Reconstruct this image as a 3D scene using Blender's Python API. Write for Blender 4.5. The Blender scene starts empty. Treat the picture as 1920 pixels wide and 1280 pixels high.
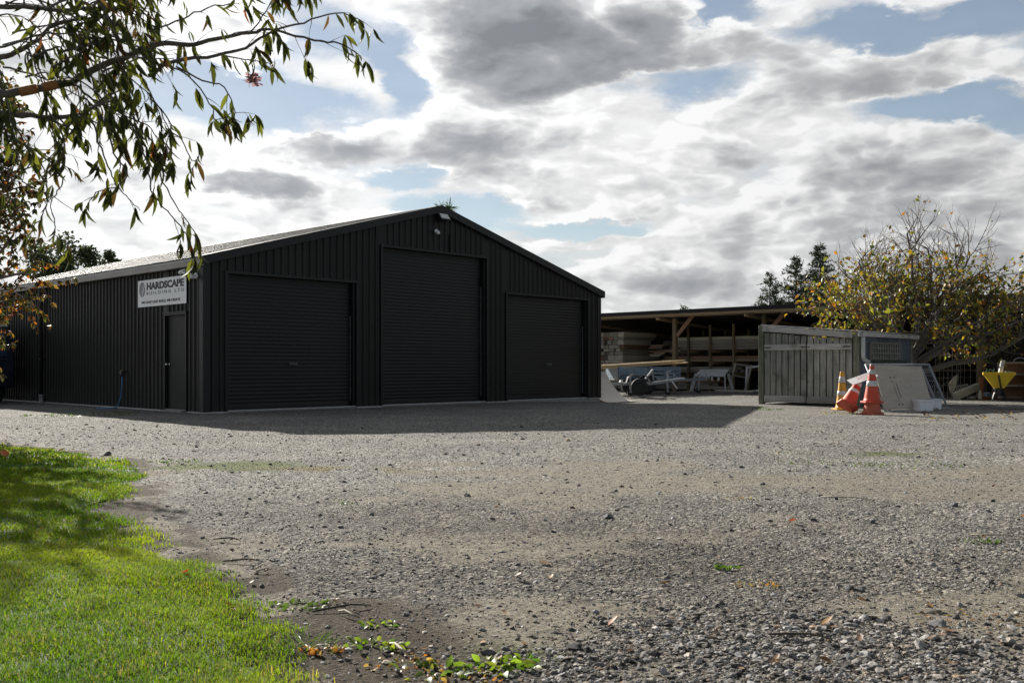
import bpy, math, random
import numpy as np
from mathutils import Vector, Matrix
random.seed(7); rng = np.random.default_rng(11)
SC = bpy.context.scene
COL = SC.collection
R = math.radians
CAM_H, FPX, HOR = 0.9, 1809.3, 685.8       # camera height (m), focal length and horizon row of the photograph (px)

# ------------------------------------------------------------------ object helpers
def tag(o, label=None, cat=None, group=None, kind=None):
    if label: o['label'] = label
    if cat: o['category'] = cat
    if group: o['group'] = group
    if kind: o['kind'] = kind
    return o
def thing(name, label, cat, loc=(0, 0, 0), rz=0.0, group=None):
    o = bpy.data.objects.new(name, None); COL.objects.link(o)
    o.location = loc; o.rotation_euler = (0, 0, rz); o.empty_display_size = .2
    return tag(o, label, cat, group)
def copy_tree(o, parent=None):
    c = o.copy(); COL.objects.link(c)
    if parent is not None: c.parent = parent
    for ch in [x for x in bpy.data.objects if x.parent == o]:
        copy_tree(ch, c)
    return c
def at(px, Y, z=None, py=None):
    """point seen in photo column px at depth Y; its height from row py unless given"""
    return Vector(((px - 960) / FPX * Y, Y, z if z is not None else CAM_H - (py - HOR) / FPX * Y))
def gpt(px, py):
    Y = FPX * CAM_H / (py - HOR)
    return ((px - 960) / FPX * Y, Y)

class MB:
    def __init__(s): s.v = []; s.f = []; s.c = []
    def quad(s, *p):
        n = len(s.v); s.v += [tuple(q) for q in p]; s.f.append(tuple(range(n, n + len(p))))
    def box(s, c, d, rot=None, taper=1.0):
        hx, hy, hz = d[0] / 2, d[1] / 2, d[2] / 2; n = len(s.v); c = Vector(c)
        for z in (-hz, hz):
            k = taper if z > 0 else 1
            for x, y in ((-hx, -hy), (hx, -hy), (hx, hy), (-hx, hy)):
                p = Vector((x * k, y * k, z))
                if rot is not None: p = rot @ p
                s.v.append(tuple(c + p))
        s.f += [tuple(n + i for i in q) for q in ((3, 2, 1, 0), (4, 5, 6, 7), (0, 1, 5, 4), (1, 2, 6, 5), (2, 3, 7, 6), (3, 0, 4, 7))]
    def span(s, a, b):
        s.box([(a[i] + b[i]) / 2 for i in range(3)], [abs(b[i] - a[i]) for i in range(3)])
    def beam(s, a, b, w, h, up=(0, 0, 1)):
        a, b = Vector(a), Vector(b); x = (b - a); L = x.length; x = x / L
        upv = Vector(up)
        if abs(x.dot(upv)) > .99: upv = Vector((0, 1, 0))
        y = upv.cross(x).normalized(); z = x.cross(y)
        s.box((a + b) / 2, (L, w, h), Matrix((x, y, z)).transposed())
    def prism(s, poly, axis, lo, hi):
        n = len(s.v); k = len(poly)
        for t in (lo, hi):
            for p, q in poly:
                s.v.append({0: (t, p, q), 1: (p, t, q), 2: (p, q, t)}[axis])
        s.f.append(tuple(range(n + k - 1, n - 1, -1))); s.f.append(tuple(range(n + k, n + 2 * k)))
        for i in range(k):
            j = (i + 1) % k; s.f.append((n + i, n + j, n + k + j, n + k + i))
    def tube(s, pts, rad, n=6, cap=True):
        pts = [Vector(p) for p in pts]; m = len(pts)
        if not hasattr(rad, '__len__'): rad = [rad] * m
        b = len(s.v); ref = None
        for i, p in enumerate(pts):
            d = (pts[min(i + 1, m - 1)] - pts[max(i - 1, 0)])
            d = d.normalized() if d.length > 1e-9 else Vector((0, 0, 1))
            if ref is None: ref = Vector((0, 0, 1)) if abs(d.z) < .9 else Vector((1, 0, 0))
            u = ref - d * ref.dot(d)
            if u.length < 1e-4: u = d.orthogonal()
            u.normalize(); w = d.cross(u); ref = u
            for k in range(n):
                a = 2 * math.pi * k / n
                s.v.append(tuple(p + (u * math.cos(a) + w * math.sin(a)) * rad[i]))
        for i in range(m - 1):
            for k in range(n):
                k2 = (k + 1) % n
                s.f.append((b + i * n + k, b + i * n + k2, b + (i + 1) * n + k2, b + (i + 1) * n + k))
        if cap:
            s.f.append(tuple(b + k for k in range(n - 1, -1, -1))); s.f.append(tuple(b + (m - 1) * n + k for k in range(n)))
    def lathe(s, prof, n=20, c=(0, 0, 0), rot=None, sx=1.0, sy=1.0):
        b = len(s.v); c = Vector(c)
        for r, z in prof:
            for k in range(n):
                a = 2 * math.pi * k / n; p = Vector((r * math.cos(a) * sx, r * math.sin(a) * sy, z))
                if rot is not None: p = rot @ p
                s.v.append(tuple(c + p))
        for i in range(len(prof) - 1):
            for k in range(n):
                k2 = (k + 1) % n
                s.f.append((b + i * n + k, b + i * n + k2, b + (i + 1) * n + k2, b + (i + 1) * n + k))
        s.f.append(tuple(b + k for k in range(n - 1, -1, -1)))
        s.f.append(tuple(b + (len(prof) - 1) * n + k for k in range(n)))
    def build(s, name, mat, parent=None, smooth=False, bevel=0.0):
        me = bpy.data.meshes.new(name); me.from_pydata(s.v, [], s.f); me.materials.append(mat); me.update()
        if smooth: me.shade_smooth() if hasattr(me, 'shade_smooth') else None
        o = bpy.data.objects.new(name, me); COL.objects.link(o)
        if parent is not None: o.parent = parent
        if bevel:
            m = o.modifiers.new('bevel', 'BEVEL'); m.width = bevel; m.segments = 2; m.limit_method = 'ANGLE'; m.angle_limit = R(40)
        return o

def mesh_np(name, V, F, mat, parent=None, col=None, smooth=False):
    """big uniform-polygon mesh from arrays, optional per-vertex colour"""
    me = bpy.data.meshes.new(name); k = F.shape[1]
    me.vertices.add(len(V)); me.vertices.foreach_set('co', V.astype(np.float32).ravel())
    me.loops.add(F.size); me.loops.foreach_set('vertex_index', F.astype(np.int32).ravel())
    me.polygons.add(len(F)); me.polygons.foreach_set('loop_start', np.arange(0, F.size, k, dtype=np.int32))
    if smooth: me.polygons.foreach_set('use_smooth', np.ones(len(F), dtype=bool))
    else: me.polygons.foreach_set('use_smooth', np.zeros(len(F), dtype=bool))
    me.update(calc_edges=True)
    if col is not None:
        a = me.color_attributes.new('Col', 'FLOAT_COLOR', 'POINT')
        c4 = np.ones((len(V), 4), np.float32); c4[:, :3] = col
        a.data.foreach_set('color', c4.ravel())
    me.materials.append(mat)
    o = bpy.data.objects.new(name, me); COL.objects.link(o)
    if parent is not None: o.parent = parent
    return o
def scatter(TV, TF, P, M, C):
    """copies of a template: TV (n,3), TF (m,k), positions P (N,3), matrices M (N,3,3), colours C (N,3)"""
    n = len(TV); V = np.einsum('nij,kj->nki', M, TV) + P[:, None, :]
    F = TF[None] + (np.arange(len(P)) * n)[:, None, None]
    return V.reshape(-1, 3), F.reshape(-1, TF.shape[1]), np.repeat(C, n, axis=0)
def rot_frames(d, up):
    """matrices with local y along d, local z near up"""
    y = d / np.linalg.norm(d, axis=1, keepdims=True)
    x = np.cross(y, up); nx = np.linalg.norm(x, axis=1, keepdims=True); nx[nx < 1e-6] = 1; x = x / nx
    z = np.cross(x, y)
    return np.stack([x, y, z], axis=2)

# ------------------------------------------------------------------ noise
def _hash(ix, iy, seed):
    h = (ix.astype(np.int64) * 374761393 + iy.astype(np.int64) * 668265263 + seed * 1442695041) & 0xffffffff
    h = ((h ^ (h >> 13)) * 1274126177) & 0xffffffff
    return ((h ^ (h >> 16)) & 0xffff) / 65535.0
def vnoise(x, y, seed=0):
    x = np.asarray(x, float); y = np.asarray(y, float)
    ix = np.floor(x); iy = np.floor(y); fx = x - ix; fy = y - iy
    fx = fx * fx * (3 - 2 * fx); fy = fy * fy * (3 - 2 * fy)
    a = _hash(ix, iy, seed); b = _hash(ix + 1, iy, seed); c = _hash(ix, iy + 1, seed); d = _hash(ix + 1, iy + 1, seed)
    return (a * (1 - fx) + b * fx) * (1 - fy) + (c * (1 - fx) + d * fx) * fy
def fbm(x, y, seed=0, o=4):
    s = 0; a = .5; t = 0
    for i in range(o):
        s = s + a * vnoise(x * 2 ** i, y * 2 ** i, seed + i * 17); t += a; a *= .5
    return s / t
def smooth(a, b, x):
    t = np.clip((x - a) / (b - a), 0, 1); return t * t * (3 - 2 * t)

# ------------------------------------------------------------------ material helpers
def mat(name):
    m = bpy.data.materials.new(name); m.use_nodes = True
    return m, m.node_tree.nodes, m.node_tree.links, m.node_tree.nodes['Principled BSDF']
def node(nt, typ, **kw):
    n = nt.nodes.new(typ)
    for k, v in kw.items():
        if k.startswith('i_'):
            key = k[2:]; key = int(key) if key.isdigit() else key
            n.inputs[key].default_value = v
        else: setattr(n, k, v)
    return n
def ramp(nt, stops, fac=None):
    r = nt.nodes.new('ShaderNodeValToRGB'); e = r.color_ramp.elements
    while len(e) < len(stops): e.new(.5)
    for i, (p, c) in enumerate(stops):
        e[i].position = p; e[i].color = (c[0], c[1], c[2], 1) if hasattr(c, '__len__') else (c, c, c, 1)
    if fac is not None: nt.links.new(fac, r.inputs['Fac'])
    return r
def surf(name, ca, cb, scale=6.0, rough=.6, stretch=(1, 1, 1), bump=.0, bscale=40, metal=0.0, detail=6, spec=.5, dirt=None, vary=0.0):
    """two-tone noise surface with optional bump and dirt patches"""
    m, N, L, p = mat(name); nt = m.node_tree
    tc = node(nt, 'ShaderNodeTexCoord'); mp = node(nt, 'ShaderNodeMapping'); mp.inputs['Scale'].default_value = stretch
    L.new(tc.outputs['Object'], mp.inputs['Vector'])
    nz = node(nt, 'ShaderNodeTexNoise', i_Scale=scale, i_Detail=detail, i_Roughness=.6); L.new(mp.outputs[0], nz.inputs['Vector'])
    rp = ramp(nt, [(.3, ca), (.7, cb)], nz.outputs['Fac']); out = rp.outputs['Color']
    if dirt:
        n2 = node(nt, 'ShaderNodeTexNoise', i_Scale=dirt[1], i_Detail=8, i_Roughness=.7); L.new(tc.outputs['Object'], n2.inputs['Vector'])
        r2 = ramp(nt, [(dirt[2], 0.0), (dirt[2] + .15, dirt[3])], n2.outputs['Fac'])
        mx = node(nt, 'ShaderNodeMix', data_type='RGBA'); L.new(r2.outputs['Color'], mx.inputs['Factor'])
        L.new(out, mx.inputs['A']); mx.inputs['B'].default_value = (*dirt[0], 1); out = mx.outputs['Result']
    if vary:      # every separate board has its own tone
        oi = node(nt, 'ShaderNodeObjectInfo'); vr = node(nt, 'ShaderNodeMapRange'); L.new(oi.outputs['Random'], vr.inputs[0]); vr.inputs[3].default_value = 1 - vary; vr.inputs[4].default_value = 1 + vary * .6
        vs = node(nt, 'ShaderNodeVectorMath', operation='SCALE'); L.new(out, vs.inputs[0]); L.new(vr.outputs[0], vs.inputs['Scale']); out = vs.outputs[0]
    L.new(out, p.inputs['Base Color']); p.inputs['Metallic'].default_value = metal
    p.inputs['Specular IOR Level'].default_value = spec
    rr = node(nt, 'ShaderNodeMapRange'); L.new(nz.outputs['Fac'], rr.inputs[0]); rr.inputs[3].default_value = rough - .08; rr.inputs[4].default_value = rough + .08
    L.new(rr.outputs[0], p.inputs['Roughness'])
    if bump:
        nb = node(nt, 'ShaderNodeTexNoise', i_Scale=bscale, i_Detail=5); L.new(mp.outputs[0], nb.inputs['Vector'])
        b = node(nt, 'ShaderNodeBump', i_Strength=bump, i_Distance=.01); L.new(nb.outputs['Fac'], b.inputs['Height']); L.new(b.outputs[0], p.inputs['Normal'])
    return m
def vcol_mat(name, rough=.7, transl=0.0, tint=(1, 1, 1), spec=.4, var=0.0):
    m, N, L, p = mat(name); nt = m.node_tree
    a = node(nt, 'ShaderNodeAttribute', attribute_name='Col'); out = a.outputs['Color']
    if var:
        nz = node(nt, 'ShaderNodeTexNoise', i_Scale=var, i_Detail=3); mp = node(nt, 'ShaderNodeMapRange'); L.new(nz.outputs['Fac'], mp.inputs[0])
        mp.inputs[3].default_value = .55; mp.inputs[4].default_value = 1.4
        tcn = node(nt, 'ShaderNodeTexCoord'); L.new(tcn.outputs['Object'], nz.inputs['Vector'])
        vm = node(nt, 'ShaderNodeVectorMath', operation='SCALE'); L.new(out, vm.inputs[0]); L.new(mp.outputs[0], vm.inputs['Scale']); out = vm.outputs[0]
    L.new(out, p.inputs['Base Color']); p.inputs['Roughness'].default_value = rough; p.inputs['Specular IOR Level'].default_value = spec
    if transl:
        t = node(nt, 'ShaderNodeBsdfTranslucent'); mx = node(nt, 'ShaderNodeMixShader', i_Fac=transl)
        vm = node(nt, 'ShaderNodeVectorMath', operation='MULTIPLY'); L.new(out, vm.inputs[0]); vm.inputs[1].default_value = tint
        L.new(vm.outputs[0], t.inputs['Color']); L.new(p.outputs[0], mx.inputs[1]); L.new(t.outputs[0], mx.inputs[2])
        L.new(mx.outputs[0], N['Material Output'].inputs['Surface'])
    return m

# ------------------------------------------------------------------ light, camera
SUN_AZ, SUN_EL = R(-29.5), R(25.8)      # the sun stands behind the shed, to the left
sdir = Vector((math.sin(SUN_AZ) * math.cos(SUN_EL), math.cos(SUN_AZ) * math.cos(SUN_EL), math.sin(SUN_EL)))
sl = bpy.data.lights.new('sun', 'SUN'); sl.energy = 5.0; sl.angle = R(.5); sl.color = (1, .95, .86)
so = bpy.data.objects.new('sun', sl); COL.objects.link(so); so.rotation_euler = sdir.to_track_quat('Z', 'Y').to_euler(); so.location = (-20, 40, 30)
cd = bpy.data.cameras.new('camera'); co = bpy.data.objects.new('camera', cd); COL.objects.link(co); SC.camera = co
co.location = (0, 0, CAM_H); co.rotation_euler = (R(90), 0, 0)
cd.sensor_width = 36; cd.lens = FPX / 1920 * 36; cd.shift_y = (HOR - 640) / 1920; cd.clip_end = 5000; cd.clip_start = .05
cd.dof.use_dof = True; cd.dof.focus_distance = 16.0; cd.dof.aperture_fstop = 13
SC.view_settings.view_transform = 'Standard'; SC.view_settings.look = 'None'; SC.view_settings.gamma = 1
SC.view_settings.exposure = 1.12
SC.cycles.max_bounces = 6; SC.cycles.diffuse_bounces = 3; SC.cycles.transparent_max_bounces = 8

# ------------------------------------------------------------------ sky with clouds (by direction)
W = bpy.data.worlds.new('World'); SC.world = W; W.use_nodes = True
def make_sky():
    nt = W.node_tree; L = nt.links; bg = nt.nodes['Background']
    def mth(op, a, b=None, c=None, clamp=False):
        n = nt.nodes.new('ShaderNodeMath'); n.operation = op; n.use_clamp = clamp
        for i, q in enumerate((a, b, c)):
            if q is None: continue
            if isinstance(q, (int, float)): n.inputs[i].default_value = q
            else: L.new(q, n.inputs[i])
        return n.outputs[0]
    def vm(op, a, b):
        n = nt.nodes.new('ShaderNodeVectorMath'); n.operation = op
        for i, q in enumerate((a, b)):
            if isinstance(q, (tuple, Vector)): n.inputs[i].default_value = q
            else: L.new(q, n.inputs[i])
        return n
    def comb(x, y, z=0.0):
        n = nt.nodes.new('ShaderNodeCombineXYZ')
        for i, q in enumerate((x, y, z)):
            if isinstance(q, (int, float)): n.inputs[i].default_value = q
            else: L.new(q, n.inputs[i])
        return n.outputs[0]
    def sstep(x, a, b, o0=0.0, o1=1.0):
        n = nt.nodes.new('ShaderNodeMapRange'); n.interpolation_type = 'SMOOTHSTEP'; L.new(x, n.inputs[0])
        n.inputs[1].default_value = a; n.inputs[2].default_value = b; n.inputs[3].default_value = o0; n.inputs[4].default_value = o1
        return n.outputs[0]
    tc = nt.nodes.new('ShaderNodeTexCoord'); D = tc.outputs['Generated']
    nrm = vm('NORMALIZE', D, (0, 0, 0)).outputs[0]
    sp = nt.nodes.new('ShaderNodeSeparateXYZ'); L.new(nrm, sp.inputs[0]); x, y, z = sp.outputs
    az = mth('MULTIPLY', mth('ARCTAN2', x, y), 57.2958); el = mth('MULTIPLY', mth('ARCSINE', z), 57.2958)
    # cloud-layer plane coordinates
    q = vm('MULTIPLY', nrm, (1.0, 1.0, 2.3)).outputs[0]
    def noise(vec, scale, detail, rough=.58, dist=0.0, off=(0, 0, 0)):
        v = vm('ADD', vec, off).outputs[0]
        n = nt.nodes.new('ShaderNodeTexNoise'); n.inputs['Scale'].default_value = scale; n.inputs['Detail'].default_value = detail
        n.inputs['Roughness'].default_value = rough; n.inputs['Distortion'].default_value = dist
        L.new(v, n.inputs['Vector']); return n
    ae = comb(az, el)
    warp = noise(q, 7.0, 7, .6, 0, (3.1, 1.7, 0)).outputs['Color']
    wv = vm('MULTIPLY', vm('SUBTRACT', warp, (.5, .5, .5)).outputs[0], (9.0, 5.5, 0)).outputs[0]
    aew = vm('ADD', ae, wv).outputs[0]
    def deg(px, py):
        a = math.atan((px - 960) / FPX); return math.degrees(a), math.degrees(math.atan((HOR - py) / FPX * math.cos(a)))
    def blob(px, py, rx, ry, soft=.55, src=aew):
        a, e = deg(px, py); k = math.degrees(1 / FPX)
        d = vm('MULTIPLY', vm('SUBTRACT', src, (a, e, 0)).outputs[0], (1 / (rx * k), 1 / (ry * k), 0)).outputs[0]
        n = nt.nodes.new('ShaderNodeVectorMath'); n.operation = 'LENGTH'; L.new(d, n.inputs[0])
        return sstep(n.outputs['Value'], 1 - soft, 1 + soft, 1.0, 0.0)
    def total(lst):
        t = None
        for w, b in lst:
            s_ = mth('MULTIPLY', b, w); t = s_ if t is None else mth('ADD', t, s_)
        return t
    def billow(off=(0, 0, 0)):      # rounded lumps: folded noise in four octaves
        t = None
        for sc_, w_ in ((7.0, .46), (14.5, .27), (30.0, .16), (62.0, .09)):
            n = noise(q, sc_, 0.0, .5, 0, (off[0] + sc_, off[1] + 2 * sc_, off[2])).outputs['Fac']
            b = mth('MULTIPLY', mth('ABSOLUTE', mth('SUBTRACT', n, .5)), 3.2 * w_); t = b if t is None else mth('ADD', t, b)
        return t
    q0 = q; q = vm('ADD', q, vm('MULTIPLY', vm('SUBTRACT', noise(q0, 9.0, 4, .55).outputs['Color'], (.5, .5, .5)).outputs[0], (.05, .05, .05)).outputs[0]).outputs[0]
    bl = billow(); bls = billow((-.010, 0, .019)); q = q0
    n1 = noise(q, 4.2, 9, .54, .12).outputs['Fac']; nA = noise(q, 4.6, 3, .5, .2, (2.3, 5.1, 1.0)).outputs['Fac']
    nAs = noise(q, 4.6, 3, .5, .2, (2.3 - .025, 5.1, 1.0 + .045)).outputs['Fac']
    n2 = noise(q, 15.0, 8, .6, .15, (9, 4, 0)).outputs['Fac']
    holes = total([(-.80, blob(470, 185, 110, 52, .7)), (-.85, blob(728, 138, 50, 70, .7)), (-.9, blob(900, 392, 112, 30, .6)), (-.85, blob(1090, 434, 105, 18, .6)),
                   (-.72, blob(1810, 188, 140, 30, .7)), (-.55, blob(1650, 45, 170, 30, .7)), (-.42, blob(1255, 165, 100, 28)), (-.4, blob(600, 60, 90, 50)), (-.45, blob(345, 165, 80, 60)), (-.5, blob(750, 335, 70, 20)),
                   (-.45, blob(1890, 20, 90, 34)), (-.5, blob(1330, 18, 90, 26)), (-.25, blob(1010, 500, 120, 14)), (-.35, blob(590, 215, 90, 40)),
                   (-.75, blob(2700, 100, 400, 200)), (-.75, blob(-900, 0, 250, 300))])
    behind = mth('ADD', mth('MULTIPLY', sstep(y, .45, -.1), -.34), mth('MULTIPLY', sstep(z, .5, .85), -.22))
    dark = total([(1.05, blob(1045, 95, 180, 78, .5)), (.5, blob(900, 40, 110, 55, .7)), (.42, blob(1480, 130, 260, 56, .7)), (.3, blob(1760, 125, 150, 36, .7)), (.36, blob(1250, 360, 330, 46, .7)),
                  (.32, blob(1650, 315, 280, 34, .7)), (.30, blob(1340, 440, 230, 40, .7)), (.62, blob(600, 292, 85, 30, .6)), (.75, blob(475, 355, 120, 22, .7)), (.55, blob(850, 300, 105, 36, .6)),
                  (.2, blob(1300, 540, 260, 20, .7)), (.22, blob(300, 420, 200, 16, .7)), (.28, blob(120, 330, 140, 24, .7)), (.22, blob(1700, 400, 260, 22, .7)), (.3, blob(200, 470, 160, 12, .7))])
    # thin veil behind
    densB = mth('ADD', mth('ADD', mth('MULTIPLY', n1, 1.0), mth('MULTIPLY', mth('SUBTRACT', n2, .5), .9)), mth('ADD', holes, mth('ADD', .22, behind)))
    cover = sstep(densB, .18, .72, .16, 1.0)
    shB = mth('ADD', mth('ADD', .14, mth('MULTIPLY', mth('SUBTRACT', n2, .5), .6)), mth('ADD', mth('MULTIPLY', dark, .22), sstep(z, .20, .03, 0.0, .08)))
    # heaped cloud in front: white rims, grey bellies
    densF = mth('ADD', mth('ADD', mth('MULTIPLY', mth('SUBTRACT', nA, .5), 1.5), mth('MULTIPLY', mth('SUBTRACT', bl, .36), .85)), mth('ADD', mth('MULTIPLY', holes, .8), mth('ADD', mth('MULTIPLY', dark, .45), mth('ADD', .20, behind))))
    coverF = sstep(densF, -.03, .22)
    relief = mth('ADD', mth('MULTIPLY', mth('SUBTRACT', bl, bls), 1.15), mth('MULTIPLY', mth('SUBTRACT', nA, nAs), 1.1))
    shF = mth('SUBTRACT', mth('ADD', mth('MULTIPLY', sstep(densF, .06, .55), .33), mth('MULTIPLY', mth('MULTIPLY', dark, sstep(densF, .08, .65)), mth('ADD', .35, mth('MULTIPLY', n1, .75)))), relief)
    shF = mth('ADD', shF, mth('ADD', mth('MULTIPLY', mth('SUBTRACT', n2, .5), .34), sstep(z, .20, .03, 0.0, .06)))
    shade = mth('ADD', mth('MULTIPLY', shB, mth('SUBTRACT', 1.0, coverF)), mth('MULTIPLY', shF, coverF))
    cover = mth('MAXIMUM', cover, coverF)
    rp = ramp(nt, [(0.0, (.465, .467, .466)), (.095, (.385, .386, .386)), (.24, (.262, .265, .271)), (.43, (.185, .191, .201)), (.85, (.11, .117, .127))], mth('MULTIPLY', mth('MAXIMUM', shade, 0.0), .62))
    # brighter towards the sun
    dt = nt.nodes.new('ShaderNodeVectorMath'); dt.operation = 'DOT_PRODUCT'; L.new(nrm, dt.inputs[0]); dt.inputs[1].default_value = sdir
    glow = sstep(dt.outputs['Value'], .80, 1.0, 0.0, 1.0)
    gain = mth('ADD', mth('MULTIPLY', sstep(dt.outputs['Value'], .0, .92), .52), mth('ADD', .46, mth('MULTIPLY', glow, .24)))
    cl = nt.nodes.new('ShaderNodeVectorMath'); cl.operation = 'SCALE'; L.new(rp.outputs['Color'], cl.inputs[0]); L.new(gain, cl.inputs['Scale'])
    sky = nt.nodes.new('ShaderNodeTexSky'); sky.sky_type = 'NISHITA'; sky.sun_disc = False
    sky.sun_elevation = SUN_EL; sky.sun_rotation = SUN_AZ; sky.air_density = 1.0; sky.dust_density = .12; sky.ozone_density = 1.5
    up = vm('MAXIMUM', nrm, (-1, -1, .1)).outputs[0]; L.new(up, sky.inputs['Vector'])
    sk = nt.nodes.new('ShaderNodeVectorMath'); sk.operation = 'MULTIPLY'; L.new(sky.outputs['Color'], sk.inputs[0]); sk.inputs[1].default_value = (.046, .0425, .0395)
    mx = nt.nodes.new('ShaderNodeMix'); mx.data_type = 'RGBA'; L.new(cover, mx.inputs['Factor']); L.new(sk.outputs[0], mx.inputs['A']); L.new(cl.outputs[0], mx.inputs['B'])
    L.new(mx.outputs['Result'], bg.inputs['Color']); bg.inputs['Strength'].default_value = 1.0
    W.cycles.sampling_method = 'MANUAL'; W.cycles.sample_map_resolution = 1024
make_sky()
# ------------------------------------------------------------------ ground
EDGE = [(-14, 14.2), (-9, 13.6), (-7.2, 12.4)] + [gpt(*p) for p in ((0, 838), (110, 846), (190, 862), (255, 885), (240, 915), (190, 950), (198, 985), (228, 1010), (320, 1062), (420, 1130), (480, 1178), (535, 1225), (555, 1280))] + [(-.5, 2.2), (-.35, 1.2), (-.3, -4), (-14, -4)]
EDGE = np.array(EDGE)
def lawn_d(x, y):
    """signed distance to the lawn edge, positive on the lawn"""
    x = np.asarray(x, float); y = np.asarray(y, float); ins = np.zeros(x.shape, bool); best = np.full(x.shape, 1e9)
    n = len(EDGE)
    for i in range(n):
        x1, y1 = EDGE[i]; x2, y2 = EDGE[(i + 1) % n]
        c = ((y1 > y) != (y2 > y)) & (x < (x2 - x1) * (y - y1) / (y2 - y1 + 1e-12) + x1); ins ^= c
        dx, dy = x2 - x1, y2 - y1; t = np.clip(((x - x1) * dx + (y - y1) * dy) / (dx * dx + dy * dy), 0, 1)
        best = np.minimum(best, np.hypot(x - x1 - t * dx, y - y1 - t * dy))
    d = np.where(ins, best, -best)
    return d + (fbm(x * 2.2, y * 2.2, 5) - .5) * .32 + (fbm(x * 9, y * 9, 8, 3) - .5) * .12
def gh(x, y):
    x = np.asarray(x, float); y = np.asarray(y, float)
    r = np.hypot(x, y); fade = 1 - smooth(14, 22, r)
    h = (fbm(x * .5, y * .5, 2) - .5) * .05 * fade + (fbm(x * 2.4, y * 2.4, 3) - .5) * .03 * fade
    h = h - .11 * np.exp(-(((x - 3.4) / 2.6) ** 2 + ((y - 26.6) / 2.4) ** 2))
    return h
def z0(x, y): return float(gh(np.array([x]), np.array([y]))[0])
def zones(x, y):
    """dirt, moss, dark soil, pale dust amounts on the yard"""
    n = fbm(x * .55, y * .9, 21, 5); n2 = fbm(x * 2.1, y * 2.6, 33, 4)
    d = lawn_d(x, y)
    yw = y + (fbm(x * .35, y * .3, 77, 3) - .5) * 2.6
    band = np.exp(-((yw - 7.7 - .05 * x) / 1.5) ** 2) * smooth(-2.4, .6, x + (n2 - .5) * 2)
    dirt = .66 * smooth(.40, .86, band * .52 + n * .55 + (n2 - .5) * .55)
    dirt = np.maximum(dirt, .75 * smooth(.55, .75, n2 * .6 + .55 * np.exp(-(((x + .35) / .8) ** 2 + ((y - 4.85) / .22) ** 2))))
    far = smooth(8.5, 12, y) * .2 * smooth(.42, .68, n + (n2 - .5) * .3); dirt = np.maximum(dirt, far)
    near = .85 * smooth(6.2, 4.2, y) * smooth(.40, .62, fbm(x * 1.1, y * 1.4, 131, 4)); dirt = np.maximum(dirt, near)
    dirt = np.maximum(dirt, smooth(-.55, -.05, d) * smooth(.38, .6, n2 + .18) * .8)
    moss = np.exp(-(((x + 2.55) / .9) ** 2 + ((y - 8.6) / .65) ** 2)) * smooth(.35, .6, n2 + .08)
    moss = np.maximum(moss, .65 * np.exp(-(((y - 9.6 - .1 * x) / .7) ** 2 + ((x - 3.8) / 1.8) ** 2)) * smooth(.42, .65, n2))
    moss = np.maximum(moss, .6 * np.exp(-((y - 3.0) / .35) ** 2) * np.exp(-((x + .15) / .55) ** 2) * smooth(.4, .62, n2))
    moss = np.maximum(moss, .8 * np.exp(-(((x + 6.6) / 2.4) ** 2 + ((y - 18.9) / .55) ** 2)) * smooth(.3, .55, n2))
    moss = np.maximum(moss, .45 * smooth(-.35, .0, d) * smooth(.45, .65, n))
    soil = smooth(-.6 - .7 * smooth(4.8, 3.2, y), -.06, d) * smooth(.36, .56, fbm(x * 3.1, y * 3.1, 44, 4)) * (1 - smooth(.05, .3, d))
    soil = np.maximum(soil, .9 * np.exp(-(((x - 10.9) / 1.9) ** 2 + ((y - 20.0 - .1 * (x - 10)) / .42) ** 2)) * smooth(.3, .5, n2 + .1))
    return dirt, moss, soil, band
def near_dark(x, y):
    """the darker, damper gravel nearer the lawn and the drive"""
    return smooth(8.0, 4.6, y + (fbm(x * .5, y * .6, 141, 4) - .5) * 2.8) * (.75 + .5 * (fbm(x * 1.2, y * 1.5, 151, 4) - .5))
def yellow(x, y):
    return np.exp(-((y - 8.45 + .12 * (x + 2)) / .3) ** 2) * np.exp(-((x + 1.6) / 1.2) ** 2) * smooth(.3, .6, fbm(x * 3, y * 3, 71, 3))

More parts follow.
